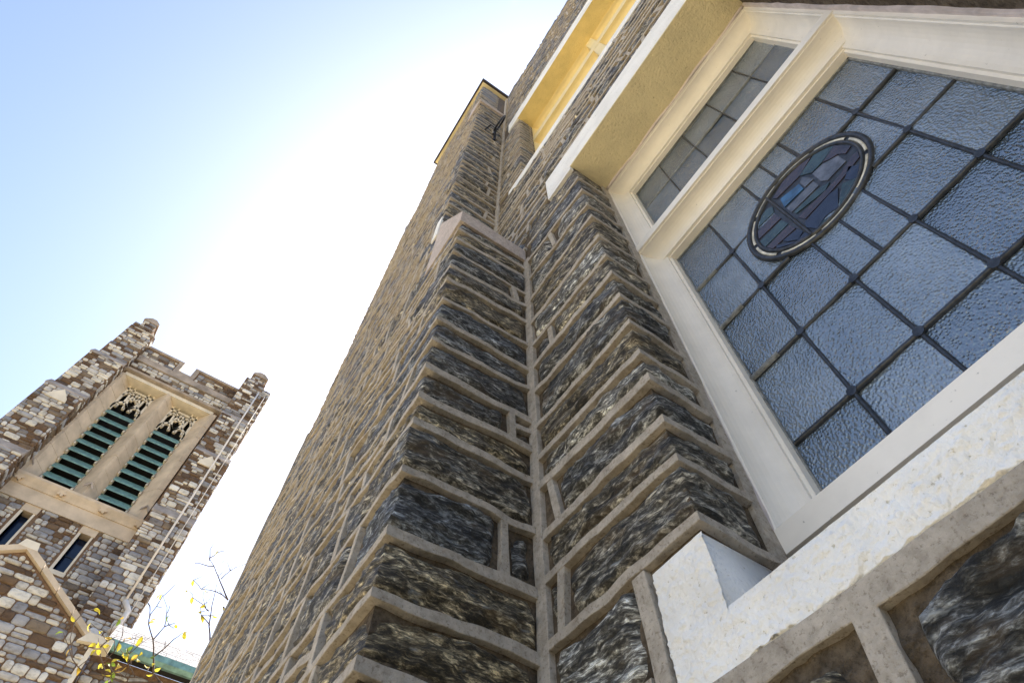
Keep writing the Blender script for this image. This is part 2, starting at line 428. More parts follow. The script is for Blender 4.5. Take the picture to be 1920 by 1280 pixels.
def masonry(pool, parent, rib, path, slo, shi, lines, cuts, w=0.026, h=0.018, prot=0.013, step=0.03, seed=0,
            sub=0.0, tints=(0.0, 1.0), ends=(True, True), inset=0.006, rough=1.0, endz=(True, True), skip=None, ribskip=()):
    rng = random.Random(seed)
    for i, ln in enumerate(lines):
        if (i == 0 and not endz[0]) or (i == len(lines)-1 and not endz[1]) or i in ribskip: continue
        S = samples(slo, shi, step, path.bent)
        ww = w*rng.uniform(0.8, 1.2)
        if path.bent and slo < -1.2: ww = ww*(1-0.42*np.clip(-S/0.4, 0, 1))
        rib.line(path, S, ln(S), ww, h, seed*31+i)
    for i in range(len(lines)-1):
        lo, hi = lines[i], lines[i+1]
        bs = [slo] + list(cuts(i, rng)) + [shi]
        for j in range(len(bs)-1):
            a, b = bs[j], bs[j+1]
            if skip and skip(a, b, float(lo(np.array([a]))[0])): continue
            if j > 0:
                lean = rng.uniform(-0.012, 0.012)
                za = float(lo(np.array([a]))[0])+w*0.4; zb = float(hi(np.array([a]))[0])-w*0.4
                rib.line(path, [a-lean, a, a+lean], [za, (za+zb)/2, zb], w*rng.uniform(0.8, 1.05), h*0.93, seed*57+i*7+j)
            aa = a + (w*0.42 if j > 0 else 0.0); bb = b - (w*0.42 if j < len(bs)-2 else 0.0)
            t = rng.uniform(*tints)
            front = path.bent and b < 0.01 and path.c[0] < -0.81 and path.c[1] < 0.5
            if front: t = rng.uniform(0.38, 0.72)  # warm light bounced onto the front face put into the stone tint
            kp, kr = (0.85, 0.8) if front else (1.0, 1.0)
            f_lo = lambda s, l=lo: l(s)+w*0.36
            f_hi = lambda s, l=hi: l(s)-w*0.36
            sd = rng.randrange(1, 9000)
            hh = float(np.mean(hi(np.array([a, b]))-lo(np.array([a, b]))))
            if sub > 0 and rng.random() < sub and hh > 0.075 and not (a < 0 < b and path.bent):
                fr = rng.uniform(0.38, 0.62); tl = rng.uniform(-0.25, 0.25)
                md = lambda s, l=lo, u=hi, fr=fr, tl=tl, a=a, b=b: l(s)+(u(s)-l(s))*(fr+tl*((s-a)/(b-a)-0.5))
                Sx = samples(aa, bb, step, path.bent)
                rib.line(path, Sx, md(Sx), w*0.85, h*0.96, sd)
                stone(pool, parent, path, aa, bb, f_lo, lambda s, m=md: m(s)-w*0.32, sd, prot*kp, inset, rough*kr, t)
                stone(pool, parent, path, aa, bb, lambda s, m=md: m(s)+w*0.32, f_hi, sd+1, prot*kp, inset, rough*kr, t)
            else:
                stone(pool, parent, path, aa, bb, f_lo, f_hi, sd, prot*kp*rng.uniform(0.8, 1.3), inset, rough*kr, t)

def flat_lines(zs, amp=0.0, freq=2.2, seed=0):
    out = []
    for k, z in enumerate(zs):
        a = amp if 0 < k < len(zs)-1 else 0.0
        out.append(lambda s, z=z, k=k, a=a: z + a*vn(np.asarray(s)*freq, k*7.3, seed, seed))
    return out
def heights(z0, z1, hmin, hmax, seed):
    rng = random.Random(seed); zs = [z0]
    while zs[-1] + hmin*1.3 < z1: zs.append(zs[-1]+rng.uniform(hmin, hmax))
    zs[-1] = z1
    return zs
def rand_cuts(lo, hi, lmin, lmax):
    def f(i, rng):
        out = []; x = lo + rng.uniform(lmin*0.5, lmax)
        while x < hi-lmin*0.6: out.append(x); x += rng.uniform(lmin, lmax)
        return out
    return f

# ------------------------------------------------------------------ ground
o = MB().box(-300, 300, -300, 300, -1.75, -1.55).build('ground', M['ground']); o['kind'] = 'structure'

# ================================================================== NEAR CHURCH
church = thing('church_building', 'dark schist church wall with raised pointing, stepped buttress and leaded window', 'building')
pool = Pool()
D, XI, XJ, YB, YF, YG = 0.60, -0.813, -0.412, 0.279, 0.786, 0.891
XR = 0.492          # right jamb of the near window
XU = -1.11          # flank of the upper buttress stage
XL = -2.87          # far end of the projecting bay

# solid bodies behind the stones (their surface is the mortar bed)
wb = MB()
wb.box(-2.6, XJ, D, 4.0, -1.55, 2.84)
wb.box(XJ, XR, D, 1.0, -1.55, 0.44)
wb.box(XR, 12.0, D, 4.0, -1.55, 2.84)
wb.box(-2.6, 12.0, D, 4.0, 2.845, 3.925)
wb.box(-2.6, -0.81, D, 4.0, 3.93, 6.16)
wb.box(0.97, 12.0, D, 4.0, 3.93, 6.16)
wb.box(-2.6, 12.0, D, 4.0, 6.165, 9.20)
wb.box(-2.6, 12.0, 4.005, 9.0, -1.55, 9.10)
wall = wb.build('wall', M['bed'], church)
MB().box(-2.6, 12.1, D+0.02, 9.1, 9.202, 9.30).build('roof', M['roofedge'], church)

bb = MB()
bb.box(XU, XI, YB, D-0.004, -1.55, 2.52)
bb.box(XL, XU-0.003, YB, 3.0, -1.55, 7.66)
bb.box(XL, -1.37, 0.30, 3.0, 7.664, 11.2)
buttress = bb.build('buttress', M['bed'], church)

# --- lower buttress: front face and flank share their courses
pathB = Path((XI, YB), (1, 0), (0, -1), (0, 1), (1, 0))
apex = [0.16, 0.30, 0.425, 0.54, 0.657, 0.789, 0.952, 1.111, 1.208, 1.342, 1.481, 1.604, 1.75, 1.899, 2.019, 2.154, 2.29, 2.40, 2.512]
inner = [0.16, 0.30, 0.43, 0.545, 0.665, 0.80, 0.955, 1.112, 1.233, 1.348, 1.498, 1.609, 1.763, 1.936, 2.047, 2.161, 2.318, 2.42, 2.512]
def bl(k):
    za, zi = apex[k], inner[k]
    edge = k in (len(apex)-1,)
    def f(s):
        s = np.asarray(s, float)
        wob = 0.007*vn(s*16, k*3.1, 1, 4) * np.clip(np.abs(s)/0.03, 0, 1)
        front = za + (0.0 if edge else 1.0)*np.clip(-s/0.35, 0, 1)*(0.034*vn(s*2.6, k*5.1, 0, 2) + 0.014*vn(s*7, k*5.1, 3, 2))
        return np.where(s >= 0, za+(zi-za)*s/0.32, front) + (0 if edge else wob)
    return f
small_end = {5, 8, 14}
def cutsB(i, rng):
    out = []; x = -2.02 + rng.uniform(0.05, 0.3)
    end = -rng.uniform(0.10, 0.34)
    while x < end-0.1: out.append(x); x += rng.uniform(0.13, 0.36)
    out.append(end)
    if i in small_end: out.append(rng.uniform(0.225, 0.262))
    return out
ribB = Ribbons()
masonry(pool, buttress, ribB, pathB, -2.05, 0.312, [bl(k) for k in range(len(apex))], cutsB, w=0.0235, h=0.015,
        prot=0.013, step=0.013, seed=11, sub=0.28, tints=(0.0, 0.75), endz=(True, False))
low = [-1.5, -1.25, -1.0, -0.78, -0.55, -0.36, -0.18, 0.0, 0.16]
masonry(pool, buttress, ribB, pathB, -2.05, 0.312, flat_lines(low), lambda i, r: [-1.5, -1.0+r.uniform(-.1, .1), -0.5, -0.2+r.uniform(-.1, .1)],
        w=0.0235, h=0.015, prot=0.013, step=0.06, seed=12, endz=(True, False))

# --- upper stage of the buttress
pathU = Path((XU, YB), (1, 0), (0, -1), (0, 1), (1, 0))
zsU = heights(2.512, 7.63, 0.115, 0.20, 5)
def ul(k, zs, s_flat=0.3):
    def f(s):
        s = np.asarray(s, float); z = zs[k]
        ed = 0.0 if k in (0, len(zs)-1) else 1.0
        return z + ed*np.where(s >= 0, 0.012*vn(s*4, k*2.7, 5, 3), np.clip(-s/s_flat, 0, 1)*0.045*vn(s*2.4, k*5.3, 1, 6) + 0.0)
    return f
def cutsU(i, rng):
    out = []; x = -1.75 + rng.uniform(0.05, 0.3); end = -rng.uniform(0.08, 0.3)
    while x < end-0.1: out.append(x); x += rng.uniform(0.14, 0.40)
    out.append(end)
    if rng.random() < 0.3: out.append(rng.uniform(0.2, 0.25))
    return out
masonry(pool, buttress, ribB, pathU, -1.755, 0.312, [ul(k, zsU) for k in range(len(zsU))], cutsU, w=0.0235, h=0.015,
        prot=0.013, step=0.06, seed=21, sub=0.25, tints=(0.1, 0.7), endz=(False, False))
pathT = Path((-1.37, 0.30), (1, 0), (0, -1), (0, 1), (1, 0))
zsT = heights(7.9, 11.15, 0.16, 0.26, 6)
masonry(pool, buttress, ribB, pathT, -1.49, 0.30, [ul(k, zsT) for k in range(len(zsT))], rand_cuts(-1.49, -0.1, 0.2, 0.5), w=0.03, h=0.015,
        prot=0.013, step=0.12, seed=22, tints=(0.1, 0.7), endz=(False, False))
# corner strips of mortar where flank and wall meet
ribB.line(Path((XI, D), (1, 0), (0, -1)), [0.020]*60, np.linspace(-1.5, 2.50, 60), 0.036, 0.014, 5, 0.12)
ribB.line(Path((XU, D), (1, 0), (0, -1)), [0.020]*60, np.linspace(2.80, 9.1, 60), 0.042, 0.014, 6, 0.20)
ribB.line(Path((XL, YB), (1, 0), (0, -1)), [-0.004]*30, np.linspace(0.6, 3.3, 30), 0.03, 0.02, 7, 0.15)
ribB.build(buttress, M['ribbon'])

bb2 = MB().box(0.893, 1.19, YB, D-0.004, -1.55, 2.52).build('buttress', M['bed'], church)
ribC = Ribbons()
masonry(pool, bb2, ribC, Path((0.893, YB), (0, -1), (-1, 0), (1, 0), (0, -1)), -0.31, 0.297, flat_lines(heights(-1.5, 2.512, 0.13, 0.22, 41), 0.006), lambda i, r: [], step=0.1, seed=41, endz=(True, False))
ribC.build(bb2, M['ribbon'])
MB().prism([(0.88, 0, 2.516), (1.2, 0, 2.516), (1.2, 0, 3.24), (0.88, 0, 2.635)], (0, YB-0.016, 0), (0, D-0.006, 0)).build('weathering_cap', M['cap'], bb2)
# weathered caps of the two offsets
cap = MB().prism([(XI+0.012, 0, 2.516), (XI+0.012, 0, 2.635), (XU, 0, 3.24), (XU, 0, 2.516)], (0, YB-0.016, 0), (0, D-0.006, 0)).build('weathering_cap', M['cap'], buttress)
MB().prism([(XU+0.002, 0, 3.06), (XU+0.002, 0, 3.36), (XU-0.06, 0, 3.40), (XU-0.06, 0, 3.06)], (0, YB-0.022, 0), (0, YB+0.1, 0)).build('cap_stone', M['stucco'], buttress)  # brighter light on this top stone put into its white colour
MB().prism([(XU+0.03, 0, 7.64), (XU+0.03, 0, 7.76), (-1.37, 0, 8.5), (-1.37, 0, 7.64)], (0, YB-0.03, 0), (0, D+0.1, 0)).build('weathering_cap', M['cap'], buttress)
# eaves of the bay
MB().box(XL-0.05, -1.32, 0.250, 3.0, 11.235, 11.26).build('eaves_soffit', M['stucco_cream_bounce'], church)
MB().box(XL-0.085, -1.285, 0.222, 3.0, 11.262, 11.40).build('eaves_edge', M['roofedge'], church)
# wrought iron hook on the flank
hk = MB()
HX, HY, HZ = XU+0.015, 0.50, 6.30
hk.tube([(HX, HY, HZ-0.22), (HX, HY, HZ+0.10)], 0.014, 6)
hk.tube([(HX+0.11-0.11*math.cos(t)*(1-0.06*t), HY+0.03*math.sin(t)-0.02, HZ+0.05+0.22*math.sin(t)) for t in np.linspace(0, 2*PI*0.9, 16)], 0.009, 6)
hk.tube([(HX, HY, HZ-0.12), (HX+0.07, HY-0.03, HZ-0.02), (HX+0.05, HY-0.08, HZ+0.12), (HX, HY-0.11, HZ+0.02)], 0.008, 6)
hk.build('iron_hook', M['iron'], buttress)

# --- window wall: courses turn round the jamb into the reveal
ribW = Ribbons()
pathW = Path((XJ, D), (1, 0), (0, -1), (0, 1), (1, 0))
wi = [0.675, 0.815, 0.918, 1.070, 1.166, 1.291, 1.458, 1.599, 1.726, 1.878, 2.065, 2.26, 2.44, 2.62, 2.785]
wj = [0.665, 0.798, 0.908, 1.040, 1.144, 1.279, 1.432, 1.575, 1.700, 1.875, 2.080, 2.225, 2.425, 2.60, 2.785]
def wl_(k):
    def f(s):
        s = np.asarray(s, float)
        t = np.clip(-s/0.365, 0, 1)
        return wj[k]+(wi[k]-wj[k])*t + 0.004*vn(s*14, k*3.3, 2, 8)*np.clip(np.abs(s)/0.02, 0, 1) - np.where(s > 0, 0.04*s, 0)
    return f
wcut = {0: [-0.318], 2: [-0.318], 7: [-0.27], 11: [-0.2]}
masonry(pool, wall, ribW, pathW, -0.362, 0.150, [wl_(k) for k in range(len(wj))], lambda i, r: wcut.get(i, []), w=0.0235, h=0.015,
        prot=0.013, step=0.011, seed=31, tints=(0.1, 0.95), endz=(True, False))
ribW.line(pathW, [0.168]*70, np.linspace(0.66, 2.83, 70), 0.034, 0.009, 3, 0.22)
# beside and below the stucco sill
pathF = Path((0, D), (1, 0), (0, -1))
ribW.line(pathF, [-0.538, -0.535, -0.531], [0.655, 0.55, 0.30], 0.030, 0.015, 4)
masonry(pool, wall, ribW, pathF, -0.772, -0.553, [lambda s: 0.30+0*s, lambda s: 0.488+0.02*(s+0.55), lambda s: 0.668+0*s], lambda i, r: [], w=0.0235, h=0.015,
        prot=0.013, step=0.02, seed=33, tints=(0.85, 1.0), endz=(True, False))
S = np.linspace(-0.52, 1.6, 70); ribW.line(pathF, S, 0.424+0*S, 0.036, 0.014, 9, 0.2)
sb = [-0.516, -0.262, 0.03, 0.30, 0.62, 0.95, 1.3, 1.6]
for j in range(len(sb)-1):
    if j: ribW.line(pathF, [sb[j]-0.014, sb[j], sb[j]+0.01], [0.20, 0.30, 0.410], 0.036, 0.013, 40+j)
    stone(pool, wall, pathF, sb[j]+0.03, sb[j+1]-0.024, lambda s: 0.215+0*s, lambda s, j=j: (0.410 if j == 0 else 0.400)-0.012*np.abs(vn(s*8, 1, 1, 3)), 71+j, 0.020, 0.006, 1.7, 0.10+0.5*(j == 0))
S = np.linspace(-0.772, 1.6, 60); ribW.line(pathF, S, 0.195+0*S, 0.032, 0.014, 10, 0.2)
masonry(pool, wall, ribW, pathF, -0.772, 2.4, flat_lines([-1.5, -1.2, -0.9, -0.65, -0.42, -0.2, 0.0, 0.19], 0.015), rand_cuts(-0.772, 2.4, 0.25, 0.6),
        w=0.03, h=0.015, step=0.1, seed=34, endz=(True, False))
# right of the near window
masonry(pool, wall, ribW, pathF, 0.53, 2.4, flat_lines(heights(0.45, 2.80, 0.12, 0.2, 9), 0.015), rand_cuts(0.53, 2.4, 0.2, 0.5),
        w=0.0235, h=0.015, step=0.1, seed=35, endz=(False, False))
# between the windows, beside the upper window, and up to the roof
masonry(pool, wall, ribW, pathF, -1.06, -0.795, flat_lines([2.52, 2.65, 2.785], 0.0), lambda i, r: [], w=0.023, h=0.015, step=0.03, seed=46, endz=(False, True))
masonry(pool, wall, ribW, pathF, -1.06, -0.60, flat_lines([2.785, 2.89, 3.0, 3.10], 0.006), lambda i, r: [-0.85+r.uniform(-.06, .1)], w=0.023, h=0.015, step=0.03, seed=36, endz=(False, True))
masonry(pool, wall, ribW, pathF, -1.06, 2.6, flat_lines(heights(3.115, 3.92, 0.075, 0.135, 12), 0.02, 1.6, 4), rand_cuts(-1.06, 2.6, 0.16, 0.55),
        w=0.024, h=0.015, prot=0.013, step=0.04, seed=37, sub=0.12, tints=(0.1, 0.9), endz=(False, False))
pathV = Path((-0.81, D), (1, 0), (0, -1), (0, 1), (1, 0))
masonry(pool, wall, ribW, pathV, -0.255, 0.125, flat_lines(heights(4.10, 6.15, 0.085, 0.14, 13), 0.004, 3), lambda i, r: [-0.15] if r.random() < 0.25 else [],
        w=0.024, h=0.015, prot=0.013, step=0.05, seed=38, tints=(0.1, 0.75), endz=(True, False))
masonry(pool, wall, ribW, pathF, -1.06, 2.6, flat_lines(heights(6.57, 9.15, 0.12, 0.21, 14), 0.025, 1.6, 5), rand_cuts(-1.06, 2.6, 0.2, 0.6),
        w=0.026, h=0.015, prot=0.013, step=0.12, seed=39, tints=(0.2, 0.8), endz=(False, False))
ribW.build(wall, M['ribbon'])
pool.build(290)

# --- white stucco surround below the near window
def rough_face(x0, x1, zlo, zhi, y, cell, amp, seed):
    nx = int((x1-x0)/cell)+2; nz = int((zhi-zlo)/cell)+2
    X, Zg = np.meshgrid(np.linspace(x0, x1, nx), np.linspace(zlo, zhi, nz), indexing='ij')
    d = amp*np.abs(fbm(X*95, Zg*95, 2, seed, 3)) + amp*0.7*vn(X*30, Zg*30, 5, seed)
    d = d*np.clip((zhi-Zg)/0.01, 0.15, 1)
    Y = y - np.clip(d, -0.6*amp, 3*amp)
    lowedge = np.exp(-((Zg-zlo)/0.006)**2)
    Zg = Zg + lowedge*(0.008*fbm(X*26, 0*X, 4, seed, 4))
    Y = np.where(np.arange(nz)[None, :] == 0, y+0.012, Y)
    V = np.stack([X, Y, Zg], -1).reshape(-1, 3); I = np.arange(nx*nz).reshape(nx, nz)
    return V, np.stack([I[:-1, :-1], I[1:, :-1], I[1:, 1:], I[:-1, 1:]], -1).reshape(-1, 4).tolist()
nx, nz = 300, 44
X, Zg = np.meshgrid(np.linspace(-0.60, 1.0, nx), np.linspace(0.19, 0.42, nz), indexing='ij')
Yb = D-0.0015-0.0035*fbm(X*38, Zg*38, 0, 3, 4)-0.003*vn(X*9, Zg*9, 1, 4)
I = np.arange(nx*nz).reshape(nx, nz)
mesh_obj('mortar_bed', np.stack([X, Yb, Zg], -1).reshape(-1, 3), np.stack([I[:-1, :-1], I[1:, :-1], I[1:, 1:], I[:-1, 1:]], -1).reshape(-1, 4).tolist(), M['bed'], wall)
SF = D-0.008
sm = MB()
for x0, x1, z0, z1 in ((-0.515, XJ+0.006, 0.440, 0.643), (XJ+0.0055, 0.62, 0.440, 0.517)):
    V, F = rough_face(x0, x1, z0, z1, SF, 0.0028, 0.0032, 5); sm.add(V, F)
sm.box(-0.515, XJ+0.004, SF+0.003, D+0.15, 0.446, 0.642)
sm.add([(XJ+0.0045, SF+0.003, 0.446), (XR, SF+0.003, 0.446), (XR, YF+0.06, 0.446), (XJ+0.0045, YF+0.06, 0.446),
        (XJ+0.0045, SF+0.003, 0.516), (XR, SF+0.003, 0.516), (XR, YF+0.06, 0.560), (XJ+0.0045, YF+0.06, 0.560)],
       [(0,3,2,1),(4,5,6,7),(0,1,5,4),(1,2,6,5),(2,3,7,6),(3,0,4,7)])
sm.box(XR, 0.62, SF+0.003, D+0.1, 0.446, 0.643)
sm.build('sill', M['stucco'], church, True)

# --- lintels
def lintel(x0, x1, xs, z0, z1, depth, front, soffit):
    f = MB().box(x0, x1, D-0.020, D-0.002, z0, z1).build('lintel', front, church)
    MB().box(xs, x1-0.05, D-0.0195, depth, z0-0.012, z0-0.0005).build('soffit', soffit, f)
lintel(-0.588, 0.70, XJ-0.003, 2.842, 3.105, YF+0.01, M['stucco'], M['stucco_cream_bounce'])
MB().box(-0.588, XJ-0.004, D-0.0195, D-0.002, 2.80, 2.8415).build('lintel_seat', M['stucco'], church)
lintel(-0.972, 1.15, -0.813, 6.172, 6.56, 0.745, M['stucco'], M['stucco_yellow_bounce'])
us = MB().box(-0.955, 1.1, D-0.008, 0.76, 3.93, 4.06).build('sill', M['stucco'], church)

# --- windows
def frame_profile(w, dep, n=9):
    """(inward, back) from the outer front edge: flat nose, hollow, fillet to the glass"""
    a, d = w*0.90, dep*0.64
    p = [(-0.004, 0.0), (0.006, 0.0), (0.0065, 0.008), (0.010, 0.009)]
    for t in np.linspace(0, PI/2, n): p.append((0.010+(a-0.014)*(1-math.cos(t)), 0.009+(d-0.009)*math.sin(t)))
    p += [(a-0.004, d+0.010), (a+0.004, d+0.0105), (w, dep), (w, dep+0.02), (-0.004, dep+0.02)]
    return p
def member(axis, lo, hi, pos, yf, sign, prof):
    """frame member along x or z; sign gives the inward direction"""
    V = []; n = len(prof)
    for e in (lo, hi):
        for (i, b) in prof:
            V.append((pos+sign*i, yf+b, e) if axis == 'z' else (e, yf+b, pos+sign*i))
    F = [tuple(range(n)), tuple(range(2*n-1, n-1, -1))] + [(k, (k+1) % n, n+(k+1) % n, n+k) for k in range(n)]
    return V, F
def window(label, x0, x1, z0, z1, zt, yf, w, dep, mat, mullion=None, nose=0.03):
    win = bpy.data.objects.new('window', None); COL.objects.link(win); win.parent = church; win['label'] = label
    pr = frame_profile(w, dep)
    for nm, ax, lo, hi, pos, sg in (('jamb', 'z', z0, z1, x0, 1), ('jamb', 'z', z0, z1, x1, -1),
                                    ('head', 'x', x0, x1, z1-0.002, -1), ('bottom_rail', 'x', x0-0.001, x1+0.001, z0+0.045, 1)):
        q = pr if nm != 'bottom_rail' else [(-0.045, 0.0)] + pr[1:-1] + [(-0.045, pr[-1][1])]
        V, F = member(ax, lo, hi, pos, yf if nm != 'bottom_rail' else yf-0.001, sg, q); mesh_obj(nm, V, F, mat, win)
    # transom: nose with a hollow above and below
    pt = frame_profile(w, dep)
    top = [(x0+0.02, yf-0.004+b, zt+nose+i) for i, b in pt[1:-2]]; bot = [(x0+0.02, yf-0.004+b, zt-i) for i, b in pt[1:-2]]
    poly = bot + top[::-1]
    MB().prism(poly, (-0.02, 0, 0), (x1-x0-0.02, 0, 0)).build('transom', mat, win)
    if mullion is not None:
        p2 = [(mullion-0.03-i, yf-0.002+b, z0+0.02) for i, b in pt[1:-2]] + [(mullion+0.03+i, yf-0.002+b, z0+0.02) for i, b in pt[1:-2]][::-1]
        MB().prism(p2, (0, 0, 0), (0, 0, z1-z0-0.03)).build('mullion', mat, win)
    return win
MB().box(XJ+0.002, XR-0.014, YF+0.03, YF+0.1, 0.55, 0.693).build('rail_shade_strip', M['dark'], church)  # near-black strip stands in for the shade under the bottom rail
win = window('near window of leaded hammered glass with a roundel in a cream frame', XJ, XR-0.012, 0.694, 2.828, 2.030, YF, 0.074, 0.105, M['paint'])
# dark room behind
MB().box(XJ+0.02, XR-0.02, YG+0.03, YG+0.05, 0.70, 2.83).build('dark_interior', M['dark'], win)
# glass grid
xs = [-0.339, -0.186, -0.034, 0.121, 0.276, 0.4075]
zs1 = [0.800, 0.973, 1.212, 1.461, 1.702, 1.956]; zs2 = [2.130, 2.300, 2.535, 2.757]
rng = random.Random(5)
def pane(x0, x1, z0, z1, y):
    nx, nz = 7, 9; a, c = rng.uniform(-0.005, 0.005), rng.uniform(-0.008, 0.008); sd = rng.randrange(999)
    X, Zg = np.meshgrid(np.linspace(x0+0.001, x1-0.001, nx), np.linspace(z0+0.001, z1-0.001, nz), indexing='ij')
    Y = y + a*(X-(x0+x1)/2)/(x1-x0) + c*(Zg-(z0+z1)/2)/(z1-z0) + 0.0006*vn(X*12, Zg*12, sd, sd)
    V = np.stack([X, Y, Zg], -1).reshape(-1, 3); I = np.arange(nx*nz).reshape(nx, nz)
    F = np.stack([I[:-1, :-1], I[1:, :-1], I[1:, 1:], I[:-1, 1:]], -1).reshape(-1, 4).tolist()
    n = len(V); V = np.vstack([V, V+np.array([0, 0.004, 0])]); F += [tuple(j+n for j in f[::-1]) for f in F]
    sh = (rng.random(), rng.random(), rng.random())
    mesh_obj('pane', V, F, M['glass'], win, True, {'shift': ('FLOAT_VECTOR', [sh]*len(V))})
for zz in (zs1, zs2):
    for i in range(len(xs)-1):
        for j in range(len(zz)-1): pane(xs[i], xs[i+1], zz[j], zz[j+1], YG)
RC = (0.042, 1.600); RR = 0.193
def came(p, q, w, mat, y=YG, hgt=0.006):
    (xa, za), (xb, zb) = p, q; L_ = math.hypot(xb-xa, zb-za); n = max(2, int(L_/0.02))
    ux, uz = (xb-xa)/L_, (zb-za)/L_; V = []; F = []
    for i in range(n+1):
        t = i/n; cx, cz = xa+(xb-xa)*t, za+(zb-za)*t
        wv = w*(1+0.12*rng.uniform(-1, 1)); hv = hgt*(1+0.1*rng.uniform(-1, 1))
        for a, b in ((-0.5, 0.002), (-0.42, -0.5), (-0.2, -1.0), (0.2, -1.0), (0.42, -0.5), (0.5, 0.002)):
            V.append((cx-uz*a*wv, y+(b*hv if b < 0 else b), cz+ux*a*wv))
    for i in range(n):
        for j in range(5): F.append((i*6+j, i*6+j+1, (i+1)*6+j+1, (i+1)*6+j))
    return mesh_obj('lead_came', V, F, mat, win, True)
for x in xs[1:-1]:
    dx = abs(x-RC[0])
    if dx < RR:
        hh = math.sqrt(RR**2-dx**2)
        came((x, 0.80), (x, RC[1]-hh), 0.010, M['lead']); came((x, RC[1]+hh), (x, 1.958), 0.010, M['lead'])
    else: came((x, 0.80), (x, 1.958), 0.010, M['lead'])
    came((x, 2.13), (x, 2.757), 0.007, M['lead'])
for z in zs1[1:-1]:
    dz = abs(z-RC[1])
    if dz < RR:
        hh = math.sqrt(RR**2-dz**2)
        came((xs[0], z), (RC[0]-hh, z), 0.013, M['lead']); came((RC[0]+hh, z), (xs[-1], z), 0.013, M['lead'])
    else: came((xs[0], z), (xs[-1], z), 0.013, M['lead'])
    for k, x in enumerate(xs[:2]):
        pass
for z in zs2[1:-1]: came((xs[0], z), (xs[-1], z), 0.012, M['putty'])
for z in (1.212, 1.461, 1.702): came((xs[0], z+0.001), (xs[0]+0.085, z+0.001), 0.016, M['putty'], YG-0.0045, 0.005)
came((RC[0], RC[1]+RR), (RC[0], 1.956), 0.009, M['lead']); came((RC[0], 1.212), (RC[0], RC[1]-RR), 0.009, M['lead'])
for x in xs[1:-1]:
    for z in zs1[1:-1]:
        if math.hypot(x-RC[0], z-RC[1]) > RR+0.01:
            pts = [(x+0.011*math.cos(t)*rng.uniform(.85, 1.15), YG-0.0072, z+0.012*math.sin(t)*rng.uniform(.85, 1.15)) for t in np.linspace(0, 2*PI, 9)[:-1]]
            MB().prism(pts, (0, 0, 0), (0, 0.006, 0)).build('solder_joint', M['lead'], win)

# sealing compound round the glass
pt_ = MB()
for a, b_, c_, d_ in ((xs[0]-0.004, xs[0]+0.004, 0.80, 1.958), (xs[-1]-0.006, xs[-1]+0.004, 0.80, 1.958), (xs[0], xs[-1], 1.949, 1.958),
                      (xs[0]-0.004, xs[0]+0.004, 2.13, 2.757), (xs[0], xs[-1], 2.750, 2.757)):
    pt_.box(a, b_, YG-0.008, YG+0.001, c_, d_)
pt_.build('glazing_putty', M['putty'], win)
# caulk bead along the frame
cb = Ribbons(); pc = Path((XJ, YF-0.004), (0, 1), (1, 0))
Zc = np.linspace(0.70, 2.82, 90); cb.line(pc, 0.003*vn(Zc*6, 0, 0, 2), Zc, 0.018, 0.007, 8, 0.3)
cb.V, cb.F, cb.n = cb.V, cb.F, cb.n
cb.build(win, M['caulk'], 'caulk_bead')
cb = Ribbons(); pc = Path((XR, YF-0.004), (0, -1), (-1, 0)); cb.line(pc, 0.003*vn(Zc*6, 3, 0, 2), Zc, 0.022, 0.008, 9, 0.35)
cb.build(win, M['caulk'], 'caulk_bead')
cb = Ribbons()
Xc = np.linspace(XJ+0.01, XR-0.01, 50)
mesh_obj('caulk_bead', *(lambda m: (m.V, m.F))(MB().tube([(x, YF-0.002+0.003*math.sin(x*23), 2.829) for x in Xc], 0.008, 6)), M['caulk'], win, True)
# roundel
def ring(r0, r1, y0, y1, mat, name, parent, a0=0, a1=2*PI, n=48):
    V = []; F = []; full = a1-a0 > 6.28
    for i in range(n+1):
        t = a0+(a1-a0)*i/n; c, s_ = math.cos(t), math.sin(t)
        for r, y in ((r0, y1), (r0+0.15*(r1-r0), y0), (r1-0.15*(r1-r0), y0), (r1, y1)): V.append((RC[0]+r*c, y, RC[1]+r*s_))
    for i in range(n):
        for j in range(3): F.append((i*4+j, i*4+j+1, (i+1)*4+j+1, (i+1)*4+j))
    return mesh_obj(name, V, F, mat, parent, True)
dk = MB(); pts = [(RC[0]+0.19*math.cos(t), YG-0.003, RC[1]+0.19*math.sin(t)) for t in np.linspace(0, 2*PI, 49)[:-1]]
dk.prism(pts, (0, 0, 0), (0, 0.004, 0)); dk.build('roundel', M['lead'], win)
ring(0.179, 0.193, YG-0.010, YG-0.001, M['lead'], 'roundel_ring', win)
ring(0.158, 0.168, YG-0.009, YG-0.001, M['lead'], 'roundel_ring', win)
nseg = 9
for k in range(nseg):
    a = 2*PI*k/nseg+0.25
    ring(0.1685, 0.1775, YG-0.006, YG-0.002, GL['pearl'], 'pearl_border', win, a+0.05, a+2*PI/nseg-0.05, 10)
